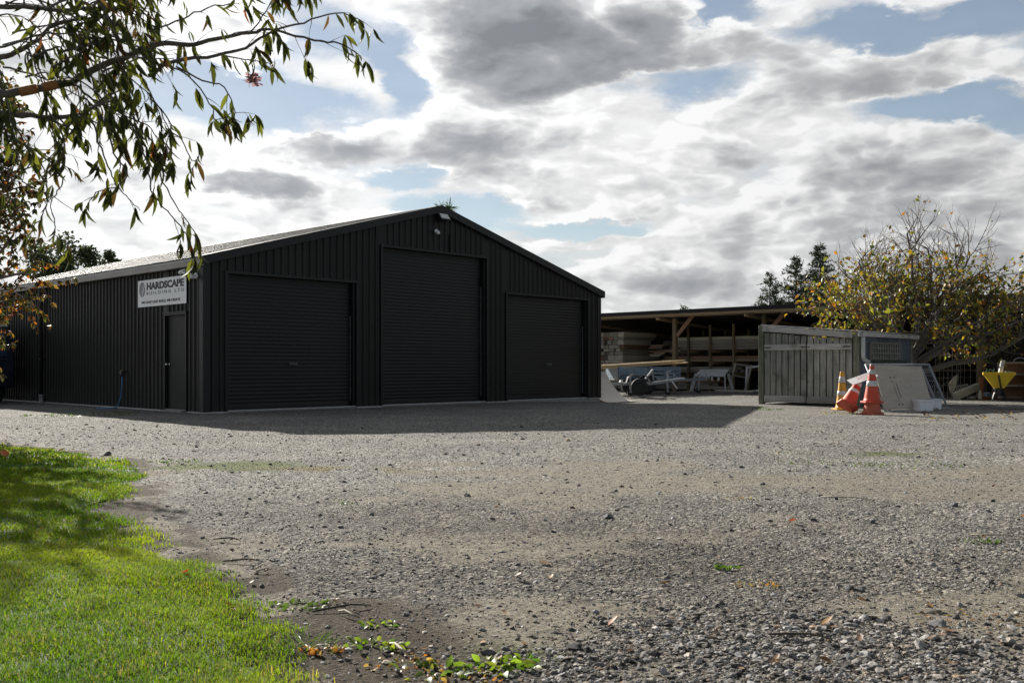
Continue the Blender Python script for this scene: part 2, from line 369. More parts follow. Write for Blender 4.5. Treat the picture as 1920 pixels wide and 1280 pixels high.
def ground_material():
    m, N, L, p = mat('gravel_yard'); nt = m.node_tree
    geo = node(nt, 'ShaderNodeNewGeometry'); P = geo.outputs['Position']
    def vor(scale, feat='F1', rnd=1.0):
        v = node(nt, 'ShaderNodeTexVoronoi', feature=feat, i_Scale=scale, i_Randomness=rnd); L.new(P, v.inputs['Vector']); return v
    def noi(scale, det=5, ro=.6):
        v = node(nt, 'ShaderNodeTexNoise', i_Scale=scale, i_Detail=det, i_Roughness=ro); L.new(P, v.inputs['Vector']); return v
    def mix(f, a, b, blend='MIX'):
        x = node(nt, 'ShaderNodeMix', data_type='RGBA', blend_type=blend)
        for k, q in (('Factor', f), ('A', a), ('B', b)):
            if isinstance(q, (int, float)): x.inputs[k].default_value = q
            elif isinstance(q, tuple): x.inputs[k].default_value = (*q, 1)
            else: L.new(q, x.inputs[k])
        return x.outputs['Result']
    va = vor(46); vb = vor(105); vc = vor(19)
    sa = node(nt, 'ShaderNodeSeparateColor'); L.new(va.outputs['Color'], sa.inputs[0])
    sb = node(nt, 'ShaderNodeSeparateColor'); L.new(vb.outputs['Color'], sb.inputs[0])
    sc_ = node(nt, 'ShaderNodeSeparateColor'); L.new(vc.outputs['Color'], sc_.inputs[0])
    ca = ramp(nt, [(0, (.05, .05, .051)), (.4, (.19, .187, .18)), (.8, (.34, .333, .318)), (1, (.52, .51, .48))], sa.outputs[0])
    cb = ramp(nt, [(0, (.06, .058, .055)), (.5, (.21, .205, .193)), (1, (.44, .43, .40))], sb.outputs[0])
    mk = ramp(nt, [(.45, 0.0), (.55, 1.0)], sa.outputs[1])
    grav = mix(mk.outputs['Color'], ca.outputs['Color'], cb.outputs['Color'])
    big = ramp(nt, [(.86, 0.0), (.9, .8)], sc_.outputs[1]); cc = ramp(nt, [(0, (.06, .06, .062)), (1, (.24, .235, .22))], sc_.outputs[0])
    grav = mix(big.outputs['Color'], grav, cc.outputs['Color'])
    nl = noi(.8, 6); lg = ramp(nt, [(.3, (.84, .825, .805)), (.7, (1.30, 1.25, 1.16))], nl.outputs['Fac'])
    grav = mix(1.0, grav, lg.outputs['Color'], 'MULTIPLY')
    at_ = node(nt, 'ShaderNodeAttribute', attribute_name='Col'); z = node(nt, 'ShaderNodeSeparateColor'); L.new(at_.outputs['Color'], z.inputs[0])
    ya = node(nt, 'ShaderNodeAttribute', attribute_name='Yel')
    nd = noi(14, 8, .7); dcol = ramp(nt, [(.25, (.14, .125, .10)), (.5, (.27, .24, .192)), (.75, (.40, .36, .295))], nd.outputs['Fac'])
    nf = noi(60, 4, .7)
    def jag(val, lo=.35, hi=.65, k=.9):
        a = node(nt, 'ShaderNodeMath', operation='MULTIPLY_ADD'); L.new(nf.outputs['Fac'], a.inputs[0]); a.inputs[1].default_value = k; L.new(val, a.inputs[2])
        r = node(nt, 'ShaderNodeMapRange', interpolation_type='SMOOTHSTEP'); L.new(a.outputs[0], r.inputs[0]); r.inputs[1].default_value = lo + k * .5; r.inputs[2].default_value = hi + k * .5
        return r.outputs[0]
    dm = node(nt, 'ShaderNodeAttribute', attribute_name='Damp'); grav = mix(dm.outputs['Fac'], grav, mix(1.0, grav, (.46, .43, .39), 'MULTIPLY')); dj = jag(z.outputs[0]); c = mix(dj, grav, dcol.outputs['Color'])
    mcol = ramp(nt, [(.3, (.06, .085, .02)), (.7, (.16, .18, .05))], nd.outputs['Fac'])
    c = mix(jag(z.outputs[1], .3, .7), c, mcol.outputs['Color'])
    scol = ramp(nt, [(.3, (.022, .017, .012)), (.5, (.075, .058, .040)), (.72, (.17, .14, .10))], nf.outputs['Fac']); c = mix(jag(z.outputs[2], .35, .75), c, scol.outputs['Color'])
    c = mix(jag(ya.outputs['Fac'], .45, .95), c, (.19, .155, .07))
    gap = node(nt, 'ShaderNodeMapRange'); L.new(va.outputs['Distance'], gap.inputs[0]); gap.inputs[1].default_value = .25; gap.inputs[2].default_value = .75; gap.inputs[3].default_value = 1; gap.inputs[4].default_value = .55
    c2 = node(nt, 'ShaderNodeVectorMath', operation='SCALE'); L.new(c, c2.inputs[0]); L.new(gap.outputs[0], c2.inputs['Scale'])
    L.new(c2.outputs[0], p.inputs['Base Color']); p.inputs['Roughness'].default_value = .95; p.inputs['Specular IOR Level'].default_value = .12
    inv = node(nt, 'ShaderNodeMath', operation='SUBTRACT', i_0=1.0); L.new(va.outputs['Distance'], inv.inputs[1])
    ih = node(nt, 'ShaderNodeMath', operation='MULTIPLY_ADD'); L.new(sa.outputs[2], ih.inputs[0]); ih.inputs[1].default_value = .9; L.new(inv.outputs[0], ih.inputs[2])
    # bare earth is crumbly, not pebbly
    sd_ = node(nt, 'ShaderNodeMath', operation='MAXIMUM'); L.new(z.outputs[2], sd_.inputs[0]); L.new(dj, sd_.inputs[1])
    cr = noi(38, 9, .72); crm = node(nt, 'ShaderNodeMath', operation='MULTIPLY', i_1=2.2); L.new(cr.outputs['Fac'], crm.inputs[0])
    hm = node(nt, 'ShaderNodeMix', data_type='FLOAT'); L.new(sd_.outputs[0], hm.inputs['Factor']); L.new(ih.outputs[0], hm.inputs['A']); L.new(crm.outputs[0], hm.inputs['B'])
    b1 = node(nt, 'ShaderNodeBump', i_Strength=.9, i_Distance=.016); L.new(hm.outputs['Result'], b1.inputs['Height'])
    inb = node(nt, 'ShaderNodeMath', operation='SUBTRACT', i_0=1.0); L.new(vb.outputs['Distance'], inb.inputs[1])
    b2s = node(nt, 'ShaderNodeMath', operation='MULTIPLY_ADD', i_1=-.6, i_2=.7); L.new(sd_.outputs[0], b2s.inputs[0]); b2 = node(nt, 'ShaderNodeBump', i_Distance=.007); L.new(b2s.outputs[0], b2.inputs['Strength']); L.new(inb.outputs[0], b2.inputs['Height']); L.new(b1.outputs[0], b2.inputs['Normal'])
    L.new(b2.outputs[0], p.inputs['Normal'])
    return m
def make_ground():
    rr = .7 * 1.0125 ** np.arange(0, 620); rr = np.concatenate([rr, [2200, 3500]])
    th = np.concatenate([np.arange(-44, 44.01, .25), np.arange(48, 316, 4.0)]) * math.pi / 180
    T, Rr = np.meshgrid(th, rr); X = np.sin(T) * Rr; Y = np.cos(T) * Rr
    V = np.stack([X.ravel(), Y.ravel(), gh(X, Y).ravel()], 1)
    nr, nt_ = X.shape; i, j = np.meshgrid(np.arange(nr - 1), np.arange(nt_), indexing='ij'); j2 = (j + 1) % nt_
    F = np.stack([i * nt_ + j, (i + 1) * nt_ + j, (i + 1) * nt_ + j2, i * nt_ + j2], -1).reshape(-1, 4)
    F = F[:, ::-1]
    d, mo, so_, ba = zones(X.ravel(), Y.ravel())
    g = mesh_np('ground', V, F, ground_material(), None, np.stack([d, mo, so_], 1), True)
    a = g.data.attributes.new('Yel', 'FLOAT', 'POINT'); a.data.foreach_set('value', yellow(X.ravel(), Y.ravel()).astype(np.float32))
    a = g.data.attributes.new('Damp', 'FLOAT', 'POINT'); a.data.foreach_set('value', near_dark(X.ravel(), Y.ravel()).astype(np.float32))
    tag(g, 'grey gravel yard with tan dirt patches spreading to the horizon', 'gravel yard', kind='structure')
make_ground()

# ------------------------------------------------------------------ loose stones
def ico(sub):
    import bmesh
    bm = bmesh.new(); bmesh.ops.create_icosphere(bm, subdivisions=sub, radius=1); bm.verts.ensure_lookup_table()
    v = np.array([q.co[:] for q in bm.verts]); f = np.array([[w.index for w in q.verts] for q in bm.faces]); bm.free(); return v, f
def make_stones():
    # candidates over the visible wedge, denser near the camera
    def wedge(n, ya, yb):     # even in the picture: density falls with the square of the distance
        Y = ya * (yb / ya) ** rng.random(n); X = (rng.random(n) * 2 - 1) * (Y * .56 + .4); return X, Y
    Vs, Fs, Cs, off = [], [], [], 0
    def add(n, ya, yb, smin, smax, sub, pw=2.2, thin=1.0, clump=0.0):
        nonlocal off
        X, Y = wedge(n, ya, yb); d = lawn_d(X, Y); di, mo, so_, ba = zones(X, Y)
        keep = (d < -.02) & (rng.random(n) > di * .86 * thin) & (rng.random(n) > so_ * .72)
        if clump:
            keep &= rng.random(n) < smooth(.5 - clump, .5 + clump, fbm(X * 1.3, Y * 1.3, 61, 4)) + .12
        X, Y = X[keep], Y[keep]; N = len(X)
        # coarse pebbles towards the lower right and along the lawn
        s = (smin + (smax - smin) * rng.random(N) ** pw) * (Y / 3.0) ** .45
        coarse = smooth(3.9, 3.0, Y + .15 * (1 - X)); s *= .72 + .75 * coarse
        tv, tf = ico(sub)
        nvar = 24; vi = rng.integers(0, nvar, N)
        for k in range(nvar):
            I = np.where(vi == k)[0]
            if not len(I): continue
            tvk = tv * (1 + (rng.random((len(tv), 1)) - .5) * .55)
            # a few planar cuts make broken faces
            for _ in range(3):
                nn = rng.normal(size=3); nn /= np.linalg.norm(nn); dd = tvk @ nn; over = np.maximum(dd - .62, 0); tvk = tvk - over[:, None] * nn
            n_ = len(I); a = rng.random(n_) * 2 * math.pi; ti = rng.normal(size=n_) * .3; tj = rng.normal(size=n_) * .3
            ca, sa = np.cos(a), np.sin(a); sx = s[I]; sy = s[I] * (.5 + .4 * rng.random(n_)); sz = s[I] * (.28 + .3 * rng.random(n_))
            Rz = np.zeros((n_, 3, 3)); Rz[:, 0, 0] = ca; Rz[:, 0, 1] = -sa; Rz[:, 1, 0] = sa; Rz[:, 1, 1] = ca; Rz[:, 2, 2] = 1
            Rx = np.zeros((n_, 3, 3)); Rx[:, 0, 0] = 1; Rx[:, 1, 1] = np.cos(ti); Rx[:, 1, 2] = -np.sin(ti); Rx[:, 2, 1] = np.sin(ti); Rx[:, 2, 2] = np.cos(ti)
            Ry = np.zeros((n_, 3, 3)); Ry[:, 1, 1] = 1; Ry[:, 0, 0] = np.cos(tj); Ry[:, 0, 2] = np.sin(tj); Ry[:, 2, 0] = -np.sin(tj); Ry[:, 2, 2] = np.cos(tj)
            M = Rz @ Rx @ Ry; M = M * np.stack([sx, sy, sz], 1)[:, None, :]
            P = np.stack([X[I], Y[I], gh(X[I], Y[I]) + sz * .2], 1)
            g = .045 + .35 * rng.random(n_) ** 1.6; w = .05 + rng.normal(size=n_) * .04
            C = np.stack([g * (1 + w), g, g * (1 - w * 1.2)], 1)
            br = rng.random(n_) < .05; C[br] *= np.array([1.25, .95, .7])
            lt = rng.random(n_) < .11; C[lt] = C[lt] * .5 + .28
            C = C * (1 - near_dark(X[I], Y[I])[:, None] * np.array([.24, .265, .29])); v, f, c = scatter(tvk, tf, P, M, C); Vs.append(v); Fs.append(f + off); Cs.append(c); off += len(v)
    add(18000, 2.4, 5.0, .0042, .0145, 2, 2.8)
    add(150000, 2.4, 17, .0020, .0080, 1, 2.0, .9)
    add(12000, 4.4, 15, .005, .011, 1, 2.2, .8, .2)
    add(2600, 3, 15, .0095, .024, 2, 3.0, .6)
    o = mesh_np('loose_gravel', np.concatenate(Vs), np.concatenate(Fs), vcol_mat('loose_stone', .85, spec=.22, var=60), None, np.concatenate(Cs))
    tag(o, 'loose grey gravel stones scattered over the yard', 'gravel', kind='stuff')
make_stones()

# ------------------------------------------------------------------ lawn and grass
def make_lawn():
    nx, ny = 230, 330; xs = np.linspace(-11, .6, nx); ys = np.linspace(-3, 13.5, ny)
    X, Y = np.meshgrid(xs, ys); d = lawn_d(X, Y)
    Z = gh(X, Y) + .006 + .028 * smooth(0, .35, d) + (fbm(X * 5, Y * 5, 91, 3) - .5) * .02 * smooth(0, .3, d)
    V = np.stack([X.ravel(), Y.ravel(), Z.ravel()], 1)
    i, j = np.meshgrid(np.arange(ny - 1), np.arange(nx - 1), indexing='ij'); d = d - .04; ok = (d[:-1, :-1] > 0) & (d[1:, :-1] > 0) & (d[:-1, 1:] > 0) & (d[1:, 1:] > 0)
    i, j = i[ok], j[ok]; F = np.stack([i * nx + j, i * nx + j + 1, (i + 1) * nx + j + 1, (i + 1) * nx + j], -1)
    used = np.unique(F); mp = np.full(len(V), -1); mp[used] = np.arange(len(used))
    m = surf('lawn_soil', (.03, .055, .012), (.075, .12, .022), 9, .9, bump=.6, bscale=90)
    o = mesh_np('lawn', V[used], mp[F], m, None, None, True)
    tag(o, 'green lawn at lower left meeting the gravel', 'lawn', kind='structure')
    # blades
    def blades(n, ya, yb, h0, h1, w):
        Yb = np.sqrt(ya * ya + rng.random(n) * (yb * yb - ya * ya)); Xb = -rng.random(n) * (Yb * .60 + .7) + .1
        d = lawn_d(Xb, Yb); k = rng.random(n) < smooth(-.14, .07, d + (fbm(Xb * 7, Yb * 7, 121, 3) - .5) * .34) ** 1.5; Xb, Yb, d = Xb[k], Yb[k], d[k]; N = len(Xb)
        zz = gh(Xb, Yb) + .004 + .028 * smooth(0, .35, d)
        pn = fbm(Xb * 1.6, Yb * 1.6, 101, 4); pt = fbm(Xb * 6, Yb * 6, 111, 3)
        h = (h0 + (h1 - h0) * rng.random(N)) * (.55 + .9 * pt); a = rng.random(N) * 2 * math.pi; lean = .35 + .75 * rng.random(N)
        dx, dy = np.cos(a), np.sin(a); wx, wy = -dy * w * (.6 + .8 * rng.random(N)), dx * w
        B = np.stack([Xb, Yb, zz], 1); Wv = np.stack([wx, wy, 0 * wx], 1)
        mid = B + np.stack([dx * h * lean * .35, dy * h * lean * .35, h * .62], 1); tip = B + np.stack([dx * h * lean, dy * h * lean, h * (1 - .25 * lean)], 1)
        V = np.stack([B - Wv, B + Wv, mid + Wv * .75, mid - Wv * .75, tip], 1).reshape(-1, 3)
        o5 = (np.arange(N) * 5)[:, None]
        F = np.concatenate([o5 + np.array([[0, 1, 2]]), o5 + np.array([[0, 2, 3]]), o5 + np.array([[3, 2, 4]])])
        ca = np.array([.062, .13, .008]); cb = np.array([.20, .25, .02]); t = np.clip((pn - .3) * 2.0 + rng.normal(size=N) * .2, 0, 1)[:, None]
        C = ca * (1 - t) + cb * t
        dry = rng.random(N) < .05 + .12 * smooth(.55, .7, pt); C[dry] = np.array([.26, .22, .085]) * (.6 + .6 * rng.random((dry.sum(), 1)))
        return V, F, np.repeat(C, 5, 0)
    out = [blades(150000, 2.0, 4.6, .012, .038, .0014), blades(140000, 4.4, 8.0, .012, .036, .0022), blades(70000, 7.6, 12.4, .015, .04, .0045)]
    Vs, Fs, Cs, off = [], [], [], 0
    for v, f, c in out: Vs.append(v); Fs.append(f + off); Cs.append(c); off += len(v)
    o = mesh_np('grass', np.concatenate(Vs), np.concatenate(Fs), vcol_mat('grass_blade', .75, .5, (1.6, 1.6, .7), .12), None, np.concatenate(Cs))
    tag(o, 'short green grass blades covering the lawn', 'grass', kind='stuff')
make_lawn()
# ------------------------------------------------------------------ big black metal shed
AX, AY, TH = -5.812, 18.192, R(43.93)
RZ = math.pi / 2 - TH
UG = Vector((math.sin(TH), math.cos(TH), 0)); UL = Vector((-math.cos(TH), math.sin(TH), 0))
WID, DEP, EAVE, PEAK = 11.87, 16.0, 2.91, 4.545
def left_t(px):
    q = (px - 960) / FPX; return (q * AY - AX) / (UL.x - q * UL.y)
def gable_t(px):
    q = (px - 960) / FPX; return (q * AY - AX) / (UG.x - q * UG.y)
def left_z(px, py): return CAM_H - (py - HOR) / FPX * (AY + left_t(px) * UL.y)
def gable_z(px, py): return CAM_H - (py - HOR) / FPX * (AY + gable_t(px) * UG.y)

def steel(name, base, rough, streak=.35, axis='z', spec=.5):
    m, N, L, p = mat(name); nt = m.node_tree
    tc = node(nt, 'ShaderNodeTexCoord'); mp = node(nt, 'ShaderNodeMapping'); L.new(tc.outputs['Object'], mp.inputs['Vector'])
    mp.inputs['Scale'].default_value = {'z': (5, 5, .35), 'x': (.3, 5, 5), 'y': (5, .3, 5)}[axis]
    n = node(nt, 'ShaderNodeTexNoise', i_Scale=2.0, i_Detail=7, i_Roughness=.65); L.new(mp.outputs[0], n.inputs['Vector'])
    n2 = node(nt, 'ShaderNodeTexNoise', i_Scale=1.1, i_Detail=6); L.new(tc.outputs['Object'], n2.inputs['Vector'])
    ad = node(nt, 'ShaderNodeMath', operation='ADD'); L.new(n.outputs['Fac'], ad.inputs[0]); L.new(n2.outputs['Fac'], ad.inputs[1])
    lo = tuple(c * (1 - streak) for c in base); hi = tuple(c * (1 + streak) for c in base)
    rp = ramp(nt, [(.35, lo), (.65, hi)]); hf = node(nt, 'ShaderNodeMath', operation='MULTIPLY', i_1=.5); L.new(ad.outputs[0], hf.inputs[0]); L.new(hf.outputs[0], rp.inputs['Fac'])
    out = rp.outputs['Color']
    if axis == 'z':      # each sheet weathers a little differently
        sx_ = node(nt, 'ShaderNodeSeparateXYZ'); L.new(tc.outputs['Object'], sx_.inputs[0]); sm_ = node(nt, 'ShaderNodeMath', operation='ADD'); L.new(sx_.outputs[0], sm_.inputs[0]); L.new(sx_.outputs[1], sm_.inputs[1])
        fl_ = node(nt, 'ShaderNodeMath', operation='SNAP', i_1=.765); L.new(sm_.outputs[0], fl_.inputs[0]); wn = node(nt, 'ShaderNodeTexWhiteNoise', noise_dimensions='1D'); L.new(fl_.outputs[0], wn.inputs['W'])
        wr = node(nt, 'ShaderNodeMapRange'); L.new(wn.outputs['Value'], wr.inputs[0]); wr.inputs[3].default_value = .78; wr.inputs[4].default_value = 1.3
        wv = node(nt, 'ShaderNodeVectorMath', operation='SCALE'); L.new(out, wv.inputs[0]); L.new(wr.outputs[0], wv.inputs['Scale']); out = wv.outputs[0]
    if axis == 'z':      # dust splashed up from the yard on the lowest half metre
        sz = node(nt, 'ShaderNodeSeparateXYZ'); L.new(tc.outputs['Object'], sz.inputs[0]); n3 = node(nt, 'ShaderNodeTexNoise', i_Scale=7.0, i_Detail=8, i_Roughness=.7); L.new(tc.outputs['Object'], n3.inputs['Vector'])
        mz = node(nt, 'ShaderNodeMath', operation='MULTIPLY_ADD', i_1=.9); L.new(n3.outputs['Fac'], mz.inputs[0]); sub_ = node(nt, 'ShaderNodeMath', operation='MULTIPLY', i_1=-1.0); L.new(sz.outputs[2], sub_.inputs[0]); L.new(sub_.outputs[0], mz.inputs[2])
        mr = node(nt, 'ShaderNodeMapRange', interpolation_type='SMOOTHSTEP'); L.new(mz.outputs[0], mr.inputs[0]); mr.inputs[1].default_value = .05; mr.inputs[2].default_value = .65; mr.inputs[3].default_value = 0; mr.inputs[4].default_value = .5
        dx = node(nt, 'ShaderNodeMix', data_type='RGBA'); L.new(mr.outputs[0], dx.inputs['Factor']); L.new(out, dx.inputs['A']); dx.inputs['B'].default_value = (.035, .031, .026, 1); out = dx.outputs['Result']
    L.new(out, p.inputs['Base Color']); p.inputs['Specular IOR Level'].default_value = spec
    r = node(nt, 'ShaderNodeMapRange'); L.new(hf.outputs[0], r.inputs[0]); r.inputs[1].default_value = .3; r.inputs[2].default_value = .7; r.inputs[3].default_value = rough - .07; r.inputs[4].default_value = rough + .1
    L.new(r.outputs[0], p.inputs['Roughness'])
    b = node(nt, 'ShaderNodeBump', i_Strength=.0 if 'roof' in name else .12, i_Distance=.01); L.new(n2.outputs['Fac'], b.inputs['Height']); L.new(b.outputs[0], p.inputs['Normal'])
    return m
M = {}
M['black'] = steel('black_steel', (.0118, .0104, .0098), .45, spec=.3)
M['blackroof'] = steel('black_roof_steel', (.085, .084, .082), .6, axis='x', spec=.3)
M['blackflash'] = steel('black_flashing', (.0095, .0095, .0097), .42, axis='x', spec=.35)
M['doorblack'] = steel('black_door', (.0105, .01, .0095), .5, spec=.3)
M['roller'] = steel('black_roller_steel', (.0075, .0075, .008), .42, axis='x', spec=.35)
M['galv'] = surf('galvanised', (.26, .27, .28), (.36, .37, .38), 14, .6, metal=.25, spec=.35)
M['concrete'] = surf('concrete', (.22, .215, .20), (.33, .32, .30), 9, .85, bump=.4)
M['white'] = surf('white_plastic', (.68, .69, .70), (.78, .78, .79), 5, .4)
M['darkplastic'] = surf('dark_plastic', (.012, .012, .014), (.02, .02, .022), 8, .4)
M['alu'] = surf('aluminium', (.42, .42, .42), (.55, .55, .55), 10, .4, metal=.5)

def ribs(x0, x1, pitch=.17, h=.025, vee=False):
    """profile points (x, out) of trapezoid-ribbed sheet"""
    pts = [(x0, 0.0)]; k = math.ceil((x0 + .03) / pitch)
    while k * pitch < x1 - .03:
        c = k * pitch
        pts += [(c - .028, 0), (c - .014, h), (c + .014, h), (c + .028, 0)]
        if not vee:
            m_ = c + pitch / 2
            if m_ + .03 < x1: pts += [(m_ - .012, 0), (m_, .004), (m_ + .012, 0)]
        k += 1
    pts.append((x1, 0.0)); return [p for p in pts if x0 <= p[0] <= x1]
def ribbed(mb, prof, bot, top, frame):
    """upright ribbed sheet; frame(x, out, z) -> point"""
    n = len(mb.v)
    for x, o in prof:
        mb.v.append(frame(x, o, bot(x) if callable(bot) else bot)); mb.v.append(frame(x, o, top(x) if callable(top) else top))
    for i in range(len(prof) - 1): mb.f.append((n + 2 * i, n + 2 * i + 2, n + 2 * i + 3, n + 2 * i + 1))
def roofz(x): return EAVE + (PEAK - EAVE) * (1 - abs(x - WID / 2) / (WID / 2))

DOORS = [(gable_t(425), gable_t(667), 2.677), (gable_t(716), gable_t(911), 3.518), (gable_t(950), gable_t(1101), 2.688)]
DB = .055
def make_shed():
    s = thing('metal_shed', 'large black ribbed steel shed with three roller doors and low gable roof', 'shed', (AX, AY, 0), RZ)
    g = MB(); fr = lambda x, o, z: (x, -o, z)
    x = 0.0
    for a, b, t in DOORS:
        ribbed(g, ribs(x, a), .03, lambda q: roofz(q) - .02, fr); ribbed(g, ribs(a, b), t, lambda q: roofz(q) - .02, fr); x = b
    ribbed(g, ribs(x, WID), .03, lambda q: roofz(q) - .02, fr)
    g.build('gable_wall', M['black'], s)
    lw = MB(); fl = lambda y, o, z: (-o, y, z); d0, d1 = left_t(351.5), left_t(310); dt = 1.93
    def lrib(a, b, lo, hi):
        ribbed(lw, ribs(a, b), lo, hi, fl)
    lrib(0, d0, .03, EAVE - .02); lrib(d0, d1, dt, EAVE - .02); lrib(d1, DEP, .03, EAVE - .02)
    lw.build('side_wall', M['black'], s)
    rw = MB(); ribbed(rw, ribs(0, DEP), .03, EAVE - .02, lambda y, o, z: (WID + o, y, z)); rw.build('side_wall', M['black'], s)
    bw = MB(); ribbed(bw, ribs(0, WID), .03, lambda q: roofz(q) - .02, lambda x, o, z: (x, DEP + o, z)); bw.build('back_wall', M['black'], s)
    sl_ = MB(); sl_.span((-.0, .0, -.25), (WID, DEP, .028)); sl_.build('concrete_slab', M['concrete'], s)
    # thin pale flashing along the foot of the walls
    x = 0; sp = []
    for a, b, t in DOORS:
        sp.append(((x - (.03 if x == 0 else 0), -.034, .0), (a, -.026, .022))); x = b
    sp += [((x, -.034, .0), (WID + .03, -.026, .022)), ((-.034, -.025, .0), (-.026, d0, .022)), ((-.034, d1, .0), (-.026, DEP, .022))]
    for a, b in sp: f = MB(); f.span(a, b); f.build('base_flashing', M['alu'], s)
    # corner flashings
    for cx, cy, sx in ((-.0, 0, -1), (WID, 0, 1)):
        c = MB(); c.span((cx + sx * .034, -.034, .024), (cx - sx * .11, -.028, EAVE - .03)); c.span((cx + sx * .034, -.027, .024), (cx + sx * .028, .11, EAVE - .03))
        c.build('corner_flashing', M['blackflash'], s)
    # roof: ribs run down the slope
    r = MB(); ov = .10; k = (PEAK - EAVE) / (WID / 2)
    prof = ribs(-.08, DEP + .1, .25, .045)
    for sgn in (-1, 1):
        n = len(r.v)
        for y, o in prof:
            for u in (WID / 2 + ov, 0):
                r.v.append((WID / 2 + sgn * u, y, PEAK - k * u + .03 + o))
        for i in range(len(prof) - 1): r.f.append((n + 2 * i, n + 2 * i + 1, n + 2 * i + 3, n + 2 * i + 2))
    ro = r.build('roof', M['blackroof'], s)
    rc = MB()
    for sgn in (-1, 1):
        rc.quad((WID / 2, -.1, PEAK + .085), (WID / 2 + sgn * .25, -.1, PEAK + .085 - k * .25), (WID / 2 + sgn * .25, DEP + .1, PEAK + .085 - k * .25), (WID / 2, DEP + .1, PEAK + .085))
    rc.build('ridge_cap', M['blackroof'], ro)
    for sgn in (-1, 1):     # barge boards up the gable edge
        b = MB(); e = WID / 2 + ov + .02
        P = [(e, PEAK - k * e + .075), (0, PEAK + .075), (0, PEAK - .085), (e, PEAK - k * e - .085)]
        poly = [(WID / 2 + sgn * u, z) for u, z in P]
        if sgn > 0: poly = poly[::-1]
        b.prism(poly, 1, -.105, -.055 )
        P2 = [(e, PEAK - k * e + .083), (0, PEAK + .083), (0, PEAK + .076), (e, PEAK - k * e + .076)]
        b.prism([(WID / 2 + sgn * u, z) for u, z in P2], 1, -.105, .06); b.build('barge_board', M['blackflash'], s)
    # gutter along the left eave
    gu = MB(); q = [(-.035, EAVE - .0), (-.035, EAVE - .125), (-.15, EAVE - .125), (-.165, EAVE - .03), (-.175, EAVE - .03), (-.175, EAVE + .005), (-.158, EAVE + .005), (-.15, EAVE - .02), (-.14, EAVE - .11), (-.05, EAVE - .11), (-.05, EAVE)]
    gu.prism(q, 1, -.07, DEP); gu.build('gutter', steel('grey_gutter_steel', (.30, .295, .285), .3, axis='y'), s)
    gr = MB(); q2 = [(WID - p[0], p[1]) for p in q][::-1]; gr.prism(q2, 1, -.07, DEP); gr.build('gutter', M['blackflash'], s)
    # roller doors
    for i, (a, b, t) in enumerate(DOORS):
        m_ = MB(); n = int((t - DB - .05) / .019); pr = []
        for j in range(n + 1):
            z = DB + .05 + (t + .02 - DB - .05) * j / n; ph = (z / .077) % 1
            o = .011 * (1 - abs(2 * ph - 1) ** 2.2)
            pr.append((.13 - o, z))
        nn = len(m_.v)
        for y, z in pr: m_.v.append((a + .05, y, z)); m_.v.append((b - .05, y, z))
        for j in range(n): m_.f.append((nn + 2 * j, nn + 2 * j + 1, nn + 2 * j + 3, nn + 2 * j + 2))
        d = m_.build('roller_door', M['roller'], s, smooth=True)
        rail = MB(); rail.span((a + .05, .105, DB - .03), (b - .05, .15, DB + .05)); rail.build('bottom_rail', M['roller'], d, bevel=.004)
        sill = MB(); sill.span((a + .0, -.01, .026 ), (b - .0, .09, DB - .012)); sill.build('door_sill', surf('pale_sill', (.42, .42, .42), (.55, .55, .54), 8, .5), d)
        for u0, u1 in ((a + .002, a + .06), (b - .06, b - .002)): gd = MB(); gd.span((u0, .02, .03), (u1, .10, t)); gd.build('guide_rail', M['blackflash'], d)
        jm = MB(); jm.span((a - .05, -.036, .024), (a, .14, t + .05)); jm.span((b, -.036, .024), (b + .05, .14, t + .05)); jm.span((a, -.036, t), (b, .14, t + .05)); jm.build('door_jamb', M['blackflash'], d)
        if i != 1:
            hd = MB(); xc = (a + b) / 2 + (.03 if i == 0 else .12); zc = .94
            hd.span((xc - .1, .1, zc - .03), (xc + .1, .118, zc + .03)); hd.span((xc - .07, .075, zc - .012), (xc - .05, .1, zc + .012)); hd.span((xc + .05, .075, zc - .012), (xc + .07, .1, zc + .012)); hd.span((xc - .075, .062, zc - .012), (xc + .075, .076, zc + .012))
            hd.build('handle', surf('dull_handle', (.05, .05, .05), (.09, .09, .09), 9, .5), d)
        wl = MB(); wl.span((b - .07, .099, DB + .1), (b - .064, .116, t - .7)); wl.build('side_seal', surf('grey_brush_seal', (.12, .12, .12), (.2, .2, .2), 20, .6), d)
    # personnel door
    dm = MB(); dm.span((.03, d0 + .035, DB), (.075, d1 - .035, dt - .03)); dr = dm.build('side_door', M['doorblack'], s, bevel=.004)
    df = MB(); df.span((-.03, d0, .03), (.09, d0 + .035, dt)); df.span((-.03, d1 - .035, .03), (.09, d1, dt)); df.span((-.03, d0 + .035, dt - .03), (.09, d1 - .035, dt)); df.span((-.05, d0 - .03, dt + .004), (.0, d1 + .03, dt + .03)); df.build('door_frame', M['blackflash'], dr)
    h = MB(); yk = d1 - .11; h.lathe([(.03, 0), (.03, .008), (.011, .012), (.011, .04), (.024, .05), (.026, .065), (.016, .078), (0.001, .08)], 14, (.03, yk, .93), Matrix.Rotation(R(-90), 3, 'Y')); h.build('handle', surf('chrome', (.6, .6, .6), (.7, .7, .7), 5, .25, metal=1), dr, True)
    hd = MB(); hd.span((-.022, d0 + .06, .03), (.03, d1 - .04, DB - .004)); hd.span((-.12, d0 + .02, -.1), (-.028, d1 - .0, .035)); hd.build('door_step', M['concrete'], dr)
    # downpipe
    dp = MB(); yy = left_t(84); dp.tube([(-.10, yy, EAVE - .12), (-.10, yy, EAVE - .3), (-.085, yy, EAVE - .42), (-.085, yy, .16)], .042, 12)
    for zz in (2.05, 1.05): dp.span((-.13, yy - .05, zz), (-.02, yy + .05, zz + .03))
    dpo = dp.build('downpipe', M['black'], s, True)
